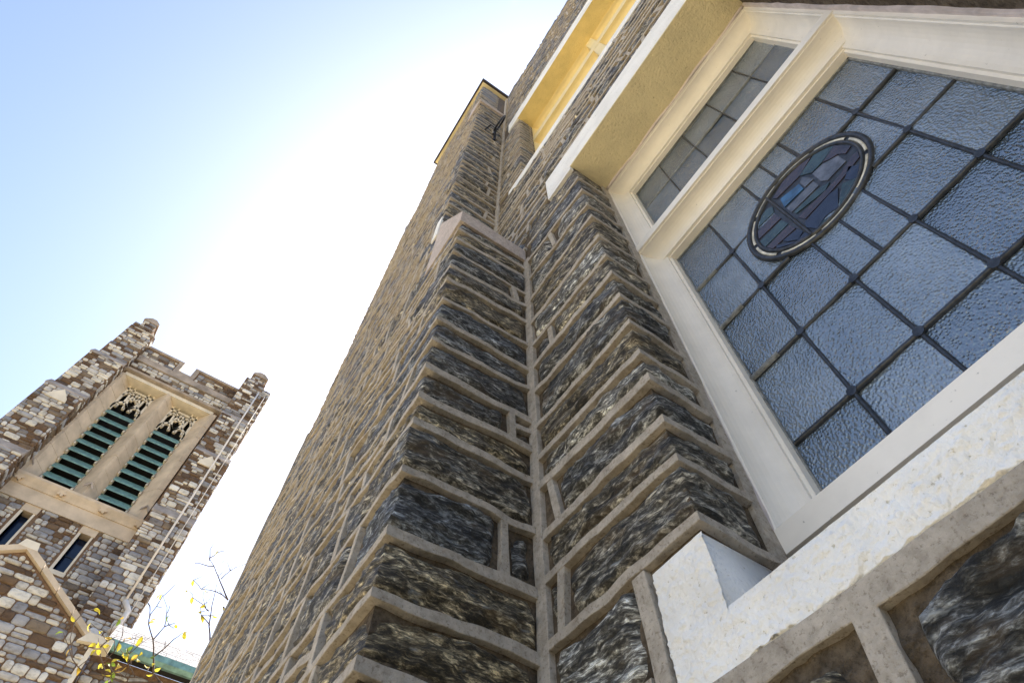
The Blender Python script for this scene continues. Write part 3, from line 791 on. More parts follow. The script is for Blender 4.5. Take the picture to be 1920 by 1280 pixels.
PIECES = {
 'plum': [[(0.151, 0.069), (0.173, -0.013), (0.135, -0.02), (0.125, 0.012), (0.104, 0.029), (0.09, 0.048)],
   [(0.098, 0.123), (0.033, 0.095), (-0.047, 0.11), (-0.054, 0.13), (0.003, 0.161), (0.066, 0.151)],
   [(0.162, -0.059), (0.149, -0.088), (0.078, -0.097), (0.039, -0.099), (-0.048, -0.097), (-0.054, -0.06), (0.04, -0.073), (0.088, -0.073), (0.139, -0.052)],
   [(-0.076, 0.057), (-0.074, 0.007), (-0.157, 0.022), (-0.143, 0.063)],
   [(-0.074, -0.05), (-0.069, -0.093), (-0.148, -0.078), (-0.161, -0.072), (-0.166, -0.044)]],
 'grey': [[(0.124, 0.006), (0.121, -0.05), (0.06, -0.047), (0.05, -0.021), (0.054, 0.05), (0.087, 0.042)],
   [(0.044, 0.013), (0.043, -0.029), (-0.051, -0.016), (-0.051, 0.024)], [(0.038, 0.079), (0.047, 0.018), (0.019, 0.025), (0.022, 0.069)]],
 'teal': [[(0.142, 0.061), (0.09, 0.048), (0.056, 0.052), (0.032, 0.098), (0.099, 0.12), (0.132, 0.084)],
   [(0.062, -0.06), (0.04, -0.073), (-0.047, -0.039), (-0.049, -0.022), (0.036, -0.036)],
   [(-0.066, 0.093), (-0.076, 0.063), (-0.132, 0.074), (-0.104, 0.111), (-0.079, 0.114)],
   [(-0.077, 0.001), (-0.073, -0.047), (-0.161, -0.039), (-0.161, 0.007)],
   [(0.07, -0.111), (0.097, -0.142), (0.114, -0.158), (0.079, -0.192), (0.026, -0.198), (0.034, -0.162)],
   [(0.002, -0.19), (-0.002, -0.214), (-0.032, -0.204), (-0.045, -0.185), (-0.02, -0.168)]],
 'blue': [[(0.02, 0.066), (0.016, 0.025), (-0.051, 0.036), (-0.041, 0.093)]],
 'navy': [[(0.111, -0.075), (0.128, -0.114), (0.109, -0.157), (0.086, -0.137), (0.081, -0.107)],
   [(0.061, -0.111), (0.024, -0.18), (-0.009, -0.164), (-0.044, -0.176), (-0.058, -0.132), (-0.05, -0.104), (0.039, -0.099)],
   [(-0.071, -0.1), (-0.066, -0.133), (-0.089, -0.144), (-0.11, -0.107), (-0.115, -0.086)],
   [(-0.068, -0.141), (-0.05, -0.187), (-0.102, -0.158), (-0.15, -0.094), (-0.135, -0.074), (-0.094, -0.144)]]}
for k, polys in PIECES.items():
    for poly in polys:
        cx = sum(p[0] for p in poly)/len(poly); cz = sum(p[1] for p in poly)/len(poly); pts = []
        for x, z in poly:
            x, z = cx+(x-cx)*0.95, cz+(z-cz)*0.95; z = z*0.92+0.012
            r = math.hypot(x, z)
            if r > 0.156: x, z = x*0.156/r, z*0.156/r
            pts.append((RC[0]+x, YG-0.0055, RC[1]+z))
        MB().prism(pts, (0, 0, 0), (0, 0.003, 0)).build('coloured_pane', GL[k], win)
came((RC[0]-0.06, RC[1]+0.155), (RC[0]-0.06, RC[1]-0.155), 0.010, M['lead'], YG-0.006)

uwin = window('upper window with hollow moulded frame, golden bounce light in its colour', -0.81, 0.97, 4.10, 6.158, 5.50, 0.742, 0.074, 0.105, M['paint_yellow_bounce'], 0.08, 0.15)
for a, b_ in ((-0.74, 0.02), (0.14, 0.90)):
    for c_, d_ in ((4.20, 5.43), (5.72, 6.09)):
        MB().box(a, b_, 0.845, 0.849, c_, d_).build('pane', M['glass'], uwin)
MB().box(-0.8, 0.96, 0.87, 0.89, 4.11, 6.15).build('dark_interior', M['dark'], uwin)

# ================================================================== squared rubble for the distant walls
class TPool(Pool): pass
def squared(pool, parent, org, U, Nn, u0, u1, z0, z1, seed, inside=None, hmin=0.10, hmax=0.26, lmin=0.14, lmax=0.50, dark=0.0):
    """coursed squared rubble on a plane: org + u*U + z*Z, proud along Nn"""
    rng = random.Random(seed); org = np.array(org, float); U = np.array(U, float); Nn = np.array(Nn, float)
    z = z0
    while z < z1-0.06:
        h = min(rng.uniform(hmin, hmax), z1-z)
        u = u0 - rng.uniform(0, 0.3)
        while u < u1:
            l = rng.uniform(lmin, lmax); a, b = max(u, u0), min(u+l, u1); u += l
            if b-a < 0.08: continue
            rows = [(z, z+h)] if (h < 0.2 or rng.random() < 0.62) else [(z, z+h*0.48), (z+h*0.52, z+h)]
            todo = [(a, b, za, zb, 0) for za, zb in rows]
            while todo:
                a, b, za, zb, dep = todo.pop()
                if inside and not inside(a, b, za, zb):
                    if dep < 3:
                        if b-a > zb-za and b-a > 0.14: todo += [(a, (a+b)/2, za, zb, dep+1), ((a+b)/2, b, za, zb, dep+1)]
                        elif zb-za > 0.12: todo += [(a, b, za, (za+zb)/2, dep+1), (a, b, (za+zb)/2, zb, dep+1)]
                    continue
                g = 0.011; j = lambda k=0.010: rng.uniform(-k, k)
                pr_ = rng.uniform(0.02, 0.05)
                q = [(a+g+j(), za+g+j()), (b-g+j(), za+g+j()), (b-g+j(), zb-g+j()), (a+g+j(), zb-g+j())]
                cx, cz = (a+b)/2, (za+zb)/2; V = []
                bev = min(0.03, 0.2*(zb-za))
                oct_ = []
                for i in range(4):
                    p, pn, pp = q[i], q[(i+1) % 4], q[i-1]
                    for t in (pp, pn):
                        dl = math.hypot(t[0]-p[0], t[1]-p[1])+1e-6; oct_.append((p[0]+(t[0]-p[0])/dl*bev*1.2, p[1]+(t[1]-p[1])/dl*bev*1.2))
                for (pu, pz), dd in [(p, -0.02) for p in oct_] + [(p, pr_*0.7) for p in oct_]:
                    V.append(org+pu*U+np.array([0, 0, pz])+Nn*dd)
                for (pu, pz) in oct_:
                    f = 1-min(0.4, bev*1.1/max(0.05, (zb-za)/2)); f2 = 1-min(0.4, bev*1.1/max(0.05, (b-a)/2))
                    V.append(org+(cx+(pu-cx)*f2)*U+np.array([0, 0, cz+(pz-cz)*f])+Nn*pr_)
                F = [(i, (i+1) % 8, 8+(i+1) % 8, 8+i) for i in range(8)] + [(8+i, 8+(i+1) % 8, 16+(i+1) % 8, 16+i) for i in range(8)] + [tuple(range(16, 24))]
                r = rng.random()
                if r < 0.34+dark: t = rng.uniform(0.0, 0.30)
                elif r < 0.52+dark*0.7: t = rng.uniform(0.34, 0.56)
                else: t = rng.uniform(0.55, 1.0)
                pool.add(parent, np.array(V), F, t, M['tower'])
        z += h
EX, EY = (1, 0, 0), (0, 1, 0)

# ================================================================== BELL TOWER (face at x = -20, turned towards +x)
tower = thing('bell_tower', 'tall square bell tower of mixed brown and grey stone with green louvres and battlements', 'tower')
tp = TPool()
FX = -20.0
OY0, OY1, OZ0, OZ1 = -5.82, -2.13, 15.42, 21.55      # belfry opening
LX = -20.45                                           # plane of the louvres
SL = [(-5.00, -4.70, 11.4, 14.24), (-3.235, -2.915, 12.80, 14.24)]   # slit windows
tb = MB()
Y0, Y1 = -7.2, -0.75
def slab(y0, y1, z0, z1): tb.box(FX-6.4, FX, y0, y1, z0, z1)
slab(Y0, OY0, 15.42, 21.55); slab(OY1, Y1, 15.42, 21.55); slab(Y0, Y1, 21.551, 22.9)
zc = [-1.55, 11.4, 12.80, 14.24, 15.419]
slab(Y0, Y1, -1.55, 11.399)
slab(Y0, SL[0][0], 11.4, 14.239); slab(SL[0][1], SL[1][0], 11.4, 14.239); slab(SL[1][0]+0.0005, SL[1][1]-0.0005, 11.4, 12.799); slab(SL[1][1], Y1, 11.4, 14.239)
slab(Y0, Y1, 14.24, 15.419)
tb.box(FX-6.4, LX-0.8, OY0-0.1, OY1+0.1, 15.43, 21.54)
tbody = tb.build('wall', M['tbed'], tower)
MB().box(LX-0.79, LX-0.6, OY0, OY1, 15.43, 21.54).build('dark_interior', M['dark'], tower)
def in_face(a, b, za, zb):
    if b > OY0-0.21 and a < OY1+0.21 and zb > OZ0-0.1 and za < OZ1+0.02: return False
    for s_ in SL:
        if b > s_[0]-0.09 and a < s_[1]+0.08 and zb > s_[2]-0.15 and za < s_[3]+0.25: return False
    if zb > 14.50 and za < 15.42 and b > -6.2 and a < -1.6: return False
    if zb > 21.6 and za < 21.9: return False
    return True
squared(tp, tbody, (FX, 0, 0), EY, EX, -6.2, -1.7, 7.5, 14.5, 101, in_face, dark=-0.17)
squared(tp, tbody, (FX, 0, 0), EY, EX, -6.2, -1.7, 14.52, 22.45, 111, in_face)
squared(tp, tbody, (FX, Y1, 0), (-1, 0, 0), EY, 0.0, 2.5, 8.0, 22.9, 102, hmin=0.16, hmax=0.32)
# parapet with battlements
par = MB()
prof = [(-7.0, 22.9), (-7.0, 23.5), (-4.36, 23.5), (-4.36, 22.93), (-3.78, 22.93), (-3.78, 23.5), (-0.85, 23.5), (-0.85, 22.9)]
par.prism([(FX-0.45, y, z) for y, z in prof], (0, 0, 0), (0.44, 0, 0))
par.box(FX-6.4, FX-6.0, -7.0, -0.85, 22.9, 23.5)
par.box(FX-6.0, FX-0.46, -1.3, -0.85, 22.9, 23.5)
parapet = par.build('parapet', M['tbed'], tower)
squared(tp, parapet, (FX-0.01, 0, 0), EY, EX, -6.2, -4.55, 22.80, 23.42, 103, hmin=0.12, hmax=0.22)
squared(tp, parapet, (FX-0.01, 0, 0), EY, EX, -3.58, -1.8, 22.80, 23.42, 104, hmin=0.12, hmax=0.22)
cp = MB()
for y0, y1 in ((-6.3, -4.33), (-3.81, -1.7)): cp.box(FX-0.5, FX+0.06, y0, y1, 23.502, 23.62)
cp.box(FX-0.5, FX+0.05, -4.52, -4.33, 22.80, 23.501); cp.box(FX-0.5, FX+0.05, -3.81, -3.62, 22.80, 23.501)
cp.box(FX-0.5, FX+0.055, -4.329, -3.811, 22.80, 22.99)
cp.build('coping', M['lime_weath'], parapet)
MB().box(FX-0.2, FX+0.09, -6.3, -1.75, 22.46, 22.78).build('string_course', M['lime_weath'], tower)
hd = MB(); hd.prism([(FX-0.2, 0, 21.60), (FX+0.17, 0, 21.66), (FX+0.19, 0, 21.76), (FX-0.2, 0, 21.92)], (0, -6.15, 0), (0, -1.8, 0)); hd.build('hood_mould', M['lime_weath'], tower)
# belfry opening: lintel, splayed jambs, central mullion
MB().box(LX-0.2, FX+0.03, OY0-0.02, OY1+0.02, 21.43, 21.599).build('belfry_lintel', M['lime_pale'], tower)
def blocks(parts_y, name, mat, parent, z0, z1, seed):
    """ashlar blocks of a splayed jamb: plan polygon swept over courses with open joints"""
    rng_ = random.Random(seed); z = z0
    while z < z1-0.05:
        h = min(rng_.uniform(0.55, 0.85), z1-z)
        if z1-z-h < 0.25: h = z1-z
        g = rng_.uniform(-0.004, 0.004)
        MB().prism([(x+g, y, 0) for x, y in parts_y], (0, 0, z+0.006), (0, 0, z+h-0.006)).build(name, mat, parent); z += h
jl = [(FX+0.10, OY0-0.20), (FX+0.10, OY0), (LX, OY0+0.36), (LX-0.1, OY0+0.36), (LX-0.1, OY0-0.20)]
jr = [(FX+0.10, OY1+0.20), (LX-0.1, OY1+0.20), (LX-0.1, OY1-0.42), (LX, OY1-0.42), (FX+0.10, OY1)]
ml = [(LX-0.1, -4.40), (LX, -4.40), (FX+0.02, -4.06), (FX+0.10, -3.98), (FX+0.02, -3.90), (LX, -3.62), (LX-0.1, -3.62)]
lj = mesh_obj('jamb_core', *(lambda m: (m.V, m.F))(MB().prism([(x-0.02, y, 0) for x, y in jl], (0, 0, 15.45), (0, 0, 21.42))), M['lime_weath'], tower)
rj = mesh_obj('jamb_core', *(lambda m: (m.V, m.F))(MB().prism([(x-0.02, y, 0) for x, y in jr], (0, 0, 15.45), (0, 0, 21.42))), M['lime_weath'], tower)
mj = mesh_obj('mullion_core', *(lambda m: (m.V, m.F))(MB().prism([(x-0.02, y, 0) for x, y in ml], (0, 0, 15.45), (0, 0, 21.42))), M['lime_weath'], tower)
blocks(jl, 'jamb_block', M['lime'], lj, 15.45, 21.42, 1); blocks(jr, 'jamb_block', M['lime'], rj, 15.45, 21.42, 2); blocks(ml, 'mullion_block', M['lime'], mj, 15.45, 21.42, 3)
for y, par_ in ((OY0-0.06, lj), (-3.98, mj), (OY1+0.06, rj)):    # little chevrons at the stops
    c = MB(); c.prism([(FX+0.115, y-0.14, 15.80), (FX+0.115, y, 16.02), (FX+0.115, y+0.14, 15.80), (FX+0.115, y+0.14, 15.72), (FX+0.115, y, 15.93), (FX+0.115, y-0.14, 15.72)], (0, 0, 0), (0.035, 0, 0))
    c.build('chevron_stop', M['lime_weath'], par_)
bays = ((-5.46, -4.40), (-3.62, -2.55))
for (a, b) in bays:
    for k in range(9):
        z = 15.90+k*0.453
        MB().prism([(LX+0.12, 0, z), (LX+0.13, 0, z+0.04), (LX-0.06, 0, z+0.36), (LX-0.08, 0, z+0.34)], (0, a+0.02, 0), (0, b-0.02, 0)).build('louvre_slat', M['copper'], tower)
        rib_ = MB()
    for y in (a, b-0.06):
        e = MB()
        for k in range(9):
            z = 15.90+k*0.453; e.prism([(LX+0.12, 0, z-0.10), (LX+0.02, 0, z+0.22), (LX-0.1, 0, z+0.34), (LX-0.1, 0, z-0.10)], (0, y, 0), (0, y+0.06, 0))
        e.build('louvre_stop', M['lime_pale'], tower)
    MB().prism([(LX+0.42, 0, 15.45), (LX+0.42, 0, 15.52), (LX-0.1, 0, 15.86), (LX-0.1, 0, 15.45)], (0, a+0.02, 0), (0, b-0.02, 0)).build('copper_sill', M['copper_pale'], tower)
    # pierced tracery
    w_, cx = b-a, (a+b)/2; zt0 = 20.0; t = MB()
    def rib_line(pts, th=0.05, dp=0.10):
        for p, q in zip(pts[:-1], pts[1:]):
            (ya, za), (yb_, zb_) = p, q; l = math.hypot(yb_-ya, zb_-za)+1e-9; ny, nz_ = -(zb_-za)/l*th, (yb_-ya)/l*th
            ey, ez = (yb_-ya)/l*th*0.5, (zb_-za)/l*th*0.5
            t.prism([(LX+0.02, ya+ny-ey, za+nz_-ez), (LX+0.02, yb_+ny+ey, zb_+nz_+ez), (LX+0.02, yb_-ny+ey, zb_-nz_+ez), (LX+0.02, ya-ny-ey, za-nz_-ez)], (-dp, 0, 0), (0, 0, 0))
    for hs in (-1, 1):                                     # two cusped heads
        c0 = cx+hs*w_*0.25; hw = w_*0.25
        rib_line([(c0-hw, zt0-0.05), (c0-hw, zt0+0.12), (c0-hw*0.62, zt0+0.33), (c0, zt0+0.46), (c0+hw*0.62, zt0+0.33), (c0+hw, zt0+0.12), (c0+hw, zt0-0.05)], 0.045)
        rib_line([(c0-hw, zt0+0.14), (c0-hw*0.45, zt0+0.13), (c0-hw*0.38, zt0+0.26)], 0.025)
        rib_line([(c0+hw, zt0+0.14), (c0+hw*0.45, zt0+0.13), (c0+hw*0.38, zt0+0.26)], 0.025)
        rib_line([(c0, zt0+0.46), (c0+hs*0.02, zt0+0.98), (c0+hs*0.02, 21.42)], 0.035)
        rib_line([(c0-hw*0.9, zt0+0.80), (c0-hw*0.5, zt0+1.02), (c0+hs*0.0, zt0+1.12)], 0.03)
        rib_line([(c0+hw*0.9, zt0+0.80), (c0+hw*0.5, zt0+1.02), (c0+hs*0.0, zt0+1.12)], 0.03)
    rib_line([(cx, zt0+0.14), (cx-w_*0.14, zt0+0.42), (cx-w_*0.20, zt0+0.72), (cx-w_*0.10, zt0+0.95), (cx, zt0+1.16), (cx+w_*0.10, zt0+0.95), (cx+w_*0.20, zt0+0.72), (cx+w_*0.14, zt0+0.42), (cx, zt0+0.14)], 0.04)
    rib_line([(cx-w_*0.16, zt0+0.72), (cx-w_*0.06, zt0+0.72)], 0.022); rib_line([(cx+w_*0.16, zt0+0.72), (cx+w_*0.06, zt0+0.72)], 0.022)
    rib_line([(a, zt0+1.24), (b, zt0+1.24)], 0.05); rib_line([(a+0.03, zt0-0.1), (a+0.03, 21.42)], 0.04); rib_line([(b-0.03, zt0-0.1), (b-0.03, 21.42)], 0.04)
    t.build('tracery', M['lime_pale'], tower)
# band below the belfry with moulding and rosettes
bd = MB().box(FX-0.3, FX+0.07, -6.25, -1.62, 14.48, 14.98).build('band_course', M['lime'], tower)
st = MB().prism([(FX-0.2, 0, 14.981), (FX+0.10, 0, 14.981), (FX+0.14, 0, 15.10), (FX+0.22, 0, 15.27), (FX+0.22, 0, 15.36), (FX-0.2, 0, 15.44)], (0, -6.3, 0), (0, -1.6, 0)).build('string_course', M['lime'], tower)
for y in (-5.75, -4.45, -3.12, -1.95):
    r_ = MB(); r_.tube([(FX+0.10, y, 15.15), (FX+0.23, y, 15.12)], 0.085, 8)
    for k in range(5):
        a = 2*PI*k/5; r_.tube([(FX+0.12, y+0.09*math.cos(a), 15.15+0.09*math.sin(a)), (FX+0.24, y+0.09*math.cos(a), 15.12+0.09*math.sin(a))], 0.05, 6)
    r_.build('rosette', M['lime'], st)
for (a, b, z0, z1) in SL:
    sw = bpy.data.objects.new('slit_window', None); COL.objects.link(sw); sw.parent = tower
    MB().box(FX-0.32, FX-0.29, a, b, z0, z1).build('pane', M['blueglass'], sw)
    MB().box(FX-0.28, FX+0.03, a-0.09, b+0.09, z1-0.02, z1+0.24).build('lintel', M['lime'], sw)
    MB().box(FX-0.28, FX+0.035, a-0.08, b+0.08, z0-0.14, z0).build('sill', M['lime_pale'], sw)
    MB().box(FX-0.3, FX+0.012, a-0.085, a, z0+0.001, z1-0.021).build('jamb', M['lime_pale'], sw)
    MB().box(FX-0.3, FX+0.012, b, b+0.06, z0+0.001, z1-0.021).build('jamb', M['lime_pale'], sw)
    MB().box(FX-0.31, FX-0.27, a, b, (z0+z1)/2-0.02, (z0+z1)/2+0.02).build('glazing_bar', M['lead'], sw)
# clasping buttresses with offsets
def tower_buttress(y0, y1, stages, seed):
    """stages: (z0, z1, front x, inset in y at the outer side)"""
    m_ = MB(); outer_low = y0 < -5
    for (z0, z1, fx, ins) in stages:
        a, b = (y0+ins, y1) if outer_low else (y0, y1-ins)
        m_.box(FX-1.2, fx, a, b, z0, z1-0.002)
    bt = m_.build('buttress', M['tbed'], tower)
    for i, (z0, z1, fx, ins) in enumerate(stages):
        a, b = (y0+ins, y1) if outer_low else (y0, y1-ins)
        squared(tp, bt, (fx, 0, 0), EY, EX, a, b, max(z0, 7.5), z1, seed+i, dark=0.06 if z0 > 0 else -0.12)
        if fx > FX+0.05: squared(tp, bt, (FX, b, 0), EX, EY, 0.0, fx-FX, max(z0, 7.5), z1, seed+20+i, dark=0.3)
        if i+1 < len(stages):
            nf = stages[i+1][2]; cy = (a+b)/2
            g = MB()
            g.prism([(fx+0.03, 0, z1-0.06), (fx+0.03, 0, z1+0.02), (nf, 0, z1+0.40), (nf, 0, z1-0.06)], (0, a-0.02, 0), (0, b+0.02, 0))
            g.build('weathering', M['lime_weath'], bt)
            if i == 1:
                MB().prism([(fx+0.04, cy-0.34, z1-0.62), (fx+0.04, cy+0.34, z1-0.62), (fx+0.04, cy+0.30, z1-0.45), (fx+0.04, cy, z1-0.06), (fx+0.04, cy-0.30, z1-0.45)], (-0.1, 0, 0), (0.03, 0, 0)).build('gablet', M['lime_pale'], bt)
    return bt
bL = tower_buttress(-7.32, -5.95, [(-1.55, 15.3, -19.05, 0.0), (15.3, 18.6, -19.2, 0.02), (18.6, 21.2, -19.4, 0.12), (21.2, 23.9, -19.6, 0.30)], 200)
bR = tower_buttress(-1.80, -0.42, [(-1.55, 15.3, -19.05, 0.0), (15.3, 18.6, -19.2, 0.04), (18.6, 21.2, -19.4, 0.14), (21.2, 23.9, -19.6, 0.10)], 300)
for (y0, y1, bt, sd) in ((-6.86, -6.30, bL, 1), (-1.62, -1.00, bR, 2)):
    pm = MB(); pm.box(FX-0.75, FX+0.22, y0-0.2, y1+0.1, 23.9, 24.45); pm.box(FX-0.62, FX+0.12, y0, y1, 24.452, 24.95)
    pn = pm.build('pinnacle', M['tbed'], tower)
    squared(tp, pn, (FX+0.22, 0, 0), EY, EX, y0-0.2, y1+0.1, 23.9, 24.44, 400+sd, hmin=0.12, hmax=0.2, lmin=0.12, lmax=0.35)
    squared(tp, pn, (FX+0.12, 0, 0), EY, EX, y0, y1, 24.46, 24.94, 410+sd, hmin=0.12, hmax=0.2, lmin=0.12, lmax=0.35)
    squared(tp, pn, (FX-0.6, y1+0.1, 0), EX, EY, 0.0, 0.7, 23.9, 24.44, 420+sd, hmin=0.12, hmax=0.2, lmin=0.12, lmax=0.35)
    cc = (y0+y1)/2
    MB().prism([(0, y0-0.06, 24.952), (0, y1+0.06, 24.952), (0, y1+0.04, 25.06), (0, cc+0.1, 25.26), (0, cc-0.1, 25.26), (0, y0-0.04, 25.06)], (FX-0.66, 0, 0), (FX+0.17, 0, 0)).build('pinnacle_cap', M['lime_weath'], pn)
# rainwater pipe and cable on the right buttress
pp = MB(); pp.tube([(-19.48, -0.98, 23.4), (-19.30, -0.98, 21.0), (-19.10, -0.95, 18.4), (-18.94, -0.93, 15.2), (-18.94, -0.93, 12.0)], 0.034, 8)
pp.tube([(-18.94, -0.93, 12.0), (-18.90, -0.72, 11.75), (-18.90, -0.72, 11.3), (-18.94, -0.85, 11.0)], 0.08, 8)
pp.build('rainwater_pipe', M['pipe'], tower, True)
MB().tube([(-19.50, -0.66, 23.4), (-19.32, -0.66, 21.0), (-19.12, -0.64, 18.4), (-18.98, -0.64, 15.2), (-18.98, -0.64, 9.0)], 0.014, 6).build('cable', M['pipe'], tower, True)
tp.build(290)

# ================================================================== GABLED BUILDING in front of the tower
gab = thing('gabled_building', 'stone gable end with pale coping, standing in front of the bell tower', 'building')
gp = TPool(); GX = -16.0
PK, FT = (-3.30, 10.42), (-1.05, 8.98)
gw = MB().prism([(GX, -6.2, -1.55), (GX, -0.82, -1.55), (GX, -0.82, 8.95), (GX, FT[0], FT[1]-0.02), (GX, PK[0], PK[1]-0.02), (GX, -5.55, 8.98), (GX, -6.2, 8.95)], (-2.9, 0, 0), (0, 0, 0)).build('wall', M['tbed'], gab)
slope = (PK[1]-FT[1])/(FT[0]-PK[0])
squared(gp, gw, (GX, 0, 0), EY, EX, -6.2, -0.85, 5.5, 10.3, 501, lambda a, b, za, zb: zb < PK[1]-0.03-slope*max(abs(a-PK[0]), abs(b-PK[0])), dark=-0.16)
def coping(p, q, th, name):
    (ya, za), (yb_, zb_) = p, q
    MB().prism([(0, ya, za), (0, yb_, zb_), (0, yb_, zb_+th), (0, ya, za+th)], (GX-0.35, 0, 0), (GX+0.13, 0, 0)).build(name, M['lime'], gw)
n = 4
for sg in (1, -1):
    for k in range(n):
        t0, t1 = k/n+0.004, (k+1)/n-0.004
        y = lambda t: PK[0]+sg*(FT[0]-PK[0])*t
        zf = lambda t: PK[1]+(FT[1]-PK[1])*t
        if k == 0: coping((y(0.0), zf(0.0)-0.02), (y(t1), zf(t1)), 0.17, 'coping_stone')
        else: coping((y(t0), zf(t0)), (y(t1), zf(t1)), 0.15, 'coping_stone')
MB().prism([(0, PK[0]-0.22, PK[1]+0.02), (0, PK[0]+0.22, PK[1]+0.02), (0, PK[0]+0.16, PK[1]+0.22), (0, PK[0]-0.16, PK[1]+0.22)], (GX-0.3, 0, 0), (GX+0.135, 0, 0)).build('apex_stone', M['lime_pale'], gw)
MB().prism([(0, -1.20, 8.85), (0, -0.50, 8.97), (0, -0.50, 9.10), (0, -1.05, 9.10)], (GX-0.35, 0, 0), (GX+0.14, 0, 0)).build('kneeler', M['lime_pale'], gw)
MB().box(GX-0.1, GX+0.03, -0.90, -0.80, 3.0, 8.84).build('corner_strip', M['lime_pale'], gw)
gp.build(300)

# ================================================================== LOW WING with copper gutter, right of the gable
wing = thing('low_wing', 'low stone wing with green copper gutter and pale slate roof beside the gable', 'building')
wp = TPool()
ww_ = MB().box(-22.0, -17.2, -0.79, 6.0, -1.55, 9.45).build('wall', M['tbed'], wing)
squared(wp, ww_, (-17.2, 0, 0), EY, EX, -0.78, 2.2, 6.0, 9.30, 601, dark=-0.16)
MB().prism([(-16.85, 0, 9.62), (-16.85, 0, 9.66), (-18.1, 0, 10.75), (-18.3, 0, 10.75)], (0, -0.70, 0), (0, 6.0, 0)).build('roof', M['slate'], wing)
rs = MB()
rgs = random.Random(9)
for k in range(9):
    xa = -16.80-k*0.14; za = 9.665+k*0.122; y = -0.68-rgs.uniform(0, 0.2)
    while y < 3.2:
        l = rgs.uniform(0.22, 0.38); h_ = rgs.uniform(0.0, 0.012)
        rs.prism([(xa, 0, za+h_), (xa, 0, za+0.02+h_), (xa-0.22, 0, za+0.205), (xa-0.22, 0, za+0.19)], (0, max(y, -0.69), 0), (0, y+l-0.012, 0)); y += l
s_o = rs.build('roof_slates', M['slate'], wing); s_o['kind'] = 'stuff'
gt = MB(); gt.prism([(-16.66, 0, 9.60), (-16.64, 0, 9.44), (-16.72, 0, 9.36), (-16.84, 0, 9.38), (-16.86, 0, 9.60)], (0, -0.75, 0), (0, 6.0, 0)); gt.build('gutter', M['copper'], wing)
MB().box(-17.2, -16.88, -0.75, 6.0, 9.455, 9.50).build('eaves', M['dark'], wing)
wp.build(200)

# ================================================================== SMALL TREE with a few yellow leaves, beyond the bay
tree = thing('small_tree', 'bare thin tree with few yellow autumn leaves beside the buttress', 'tree')
BR = {'a': [(0.445, 3.48), (0.365, 3.565), (0.284, 3.651), (0.216, 3.724), (0.147, 3.778)], 'b': [(0.445, 3.48), (0.327, 3.512), (0.21, 3.484), (0.122, 3.534)],
 'c': [(0.261, 2.704), (0.188, 2.745), (0.131, 2.864), (0.071, 2.971), (-0.011, 3.065), (-0.036, 3.142), (-0.027, 3.301), (0.013, 3.444)],
 'd': [(0.075, 2.973), (0.1, 3.089), (0.068, 3.177), (0.059, 3.259)], 'e': [(0.1, 3.089), (0.156, 3.143)], 'f': [(0.14, 2.86), (0.206, 3.025), (0.243, 3.095)],
 'g': [(-0.048, 2.628), (-0.108, 2.661), (-0.18, 2.732), (-0.218, 2.791), (-0.254, 2.804)], 'h': [(0.459, 3.098), (0.395, 3.223), (0.347, 3.388), (0.303, 3.587)],
 'i': [(0.261, 2.704), (0.138, 2.661), (0.037, 2.625), (-0.048, 2.628), (-0.054, 2.651)], 'i2': [(-0.054, 2.651), (0.112, 2.684), (0.2, 2.723)],
 'j': [(-0.218, 2.791), (-0.201, 2.848), (-0.158, 2.905)], 'k': [(0.402, 3.226), (0.305, 3.276), (0.272, 3.337)], 'l': [(0.347, 3.331), (0.29, 3.364), (0.176, 3.391)],
 'm': [(0.09, 2.684), (0.002, 2.754), (-0.023, 2.814)], 'n': [(-0.094, 3.216), (-0.054, 3.17), (-0.011, 3.065)], 'o': [(0.317, 3.635), (0.355, 3.738), (0.423, 3.83)],
 'p': [(-0.048, 2.628), (-0.20, 2.60), (-0.33, 2.66), (-0.42, 2.78), (-0.46, 2.90)], 'q': [(-0.147, 2.70), (-0.12, 2.80), (-0.13, 2.92)],
 'r': [(0.16, 3.76), (0.12, 3.86), (0.13, 3.95)], 's': [(0.15, 3.778), (0.19, 3.86), (0.235, 3.90)], 't': [(0.216, 3.724), (0.13, 3.70), (0.06, 3.68)]}
BX = {k: -5.0+random.Random(k).uniform(-0.22, 0.22) for k in BR}
root = {'d': 'c', 'e': 'd', 'f': 'c', 'j': 'g', 'n': 'c', 'k': 'h', 'l': 'h', 'm': 'i', 'i2': 'i', 'g': 'i', 'p': 'i', 'b': 'a', 'o': 'a', 'q': 'g', 'i': 'c', 'r': 'a', 's': 'a', 't': 'a'}
def bxof(k):
    return BX[k] if k not in root else BX[root[k]] if root[k] not in root else bxof(root[k])
tips = []
tr = MB(); tr.tube([(-5.3, 1.15, -1.55), (-5.25, 1.12, -0.3), (-5.2, 1.02, 0.9), (-5.1, 0.92, 1.9)], 0.055, 8, 0.03)
tr.build('trunk', M['bark'], tree, True)
lb = MB(); lb.tube([(-5.1, 0.92, 1.9), (-5.05, 0.7, 2.3), (bxof('c'), 0.42, 2.62), (bxof('c'), 0.261, 2.704)], 0.026, 7, 0.010)
lb.tube([(-5.1, 0.92, 1.9), (-5.05, 0.85, 2.7), (bxof('a'), 0.62, 3.2), (bxof('a'), 0.445, 3.48)], 0.024, 7, 0.008)
lb.tube([(-5.05, 0.85, 2.7), (bxof('h'), 0.60, 2.95), (bxof('h'), 0.459, 3.098)], 0.014, 7, 0.007)
lb.build('limb', M['bark'], tree, True)
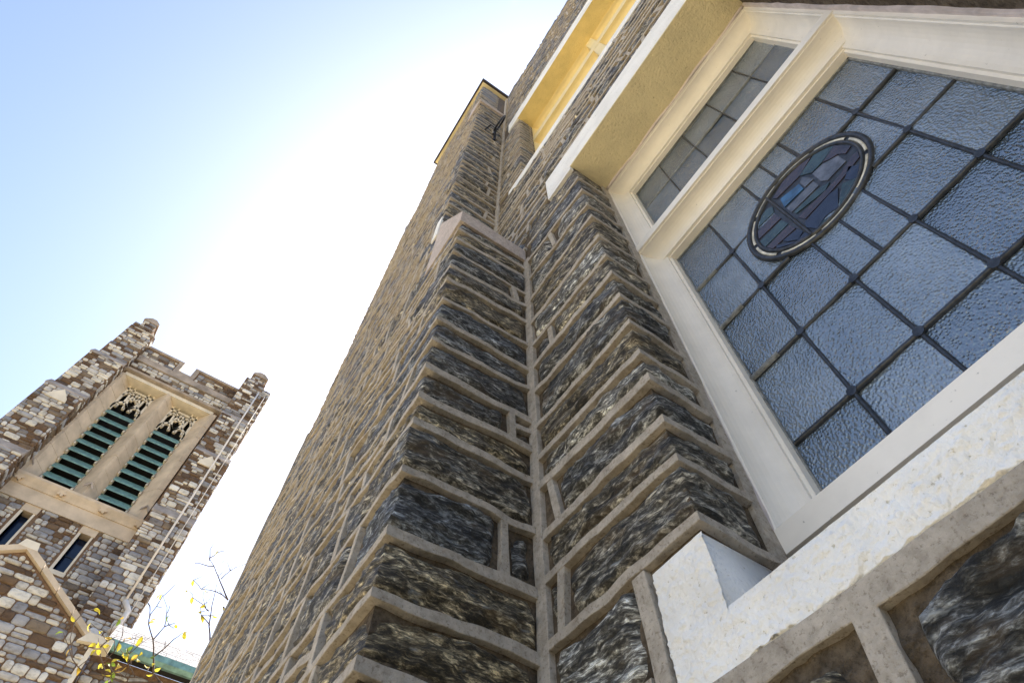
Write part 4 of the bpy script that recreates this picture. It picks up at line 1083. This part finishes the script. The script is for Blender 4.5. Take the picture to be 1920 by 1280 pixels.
for k, pts in BR.items():
    x0 = bxof(k); rr = random.Random(k+'z'); dx = rr.uniform(-0.12, 0.12); P3 = []
    fac = len(pts)
    for i, (y, z) in enumerate(pts):
        X = x0+dx*i/fac*(1 if k in root else 0.3); P3.append((X, y*(-X/5.0), z*(-X/5.0)))
    # extra points for a crooked look
    Q = []
    for p, q in zip(P3[:-1], P3[1:]):
        Q.append(p); j = lambda: rr.uniform(-0.006, 0.006); Q.append(tuple((a+b)/2+j() for a, b in zip(p, q)))
    Q.append(P3[-1]); thick = 0.0075 if k in ('a', 'c', 'i', 'h') else 0.0048
    MB().tube(Q, thick, 6, 0.0022).build('twig', M['bark'], tree, True); tips.append(Q)
lr = random.Random(77)
for _ in range(46):
    Q = lr.choice(tips[:18]); p = Vector(Q[lr.randrange(1, len(Q))]); d = Vector((lr.uniform(-.6, .6), lr.uniform(-1, 0.6), lr.uniform(0.1, 1.2))).normalized(); l = lr.uniform(0.06, 0.20)
    j = lambda: Vector((lr.uniform(-.02, .02), lr.uniform(-.02, .02), lr.uniform(-.01, .02)))
    Q2 = [tuple(p), tuple(p+d*l*0.5+j()), tuple(p+d*l+j())]
    MB().tube(Q2, 0.003, 5, 0.0014).build('twig', M['bark'], tree, True); tips.append(Q2)
def leaf(pos, size, mat):
    d = Vector((lr.uniform(-1, 1), lr.uniform(-1, 1), lr.uniform(-1.2, 0.4))).normalized()
    sd = d.cross(Vector((lr.uniform(-1, 1), lr.uniform(-1, 1), lr.uniform(-0.3, 1)))).normalized(); nn = d.cross(sd)
    V = []; F = []; p = Vector(pos); n = 6
    for i in range(n+1):
        t = i/n; w = 0.26*math.sin(PI*min(1, t*1.02)**0.8)*(1 if i < n else 0); c = p+d*(size*t)+nn*(size*0.18*math.sin(PI*t))
        V += [tuple(c-sd*(w*size)+nn*(0.06*size)), tuple(c), tuple(c+sd*(w*size)+nn*(0.06*size))]
    for i in range(n):
        F += [(i*3, i*3+1, i*3+4, i*3+3), (i*3+1, i*3+2, i*3+5, i*3+4)]
    mesh_obj('leaf', V, F, mat, tree, True)
for Q in tips:
    for _ in range(lr.choice((0, 1, 1, 2))):
        p = Q[-1] if lr.random() < 0.45 else Q[lr.randrange(1, len(Q))]
        if p[2] > 3.45 and lr.random() < 0.7: continue
        leaf(p, lr.uniform(0.04, 0.07), M[lr.choice(('leaf_yellow', 'leaf_yellow', 'leaf_yellow', 'leaf_green', 'leaf_orange'))])
for _ in range(12):
    Q = random.Random(_).choice([q for q in tips if q[0][2] < 3.1]); p = Q[lr.randrange(0, len(Q))]
    leaf(p, lr.uniform(0.04, 0.07), M[lr.choice(('leaf_yellow', 'leaf_yellow', 'leaf_yellow', 'leaf_green', 'leaf_orange'))])
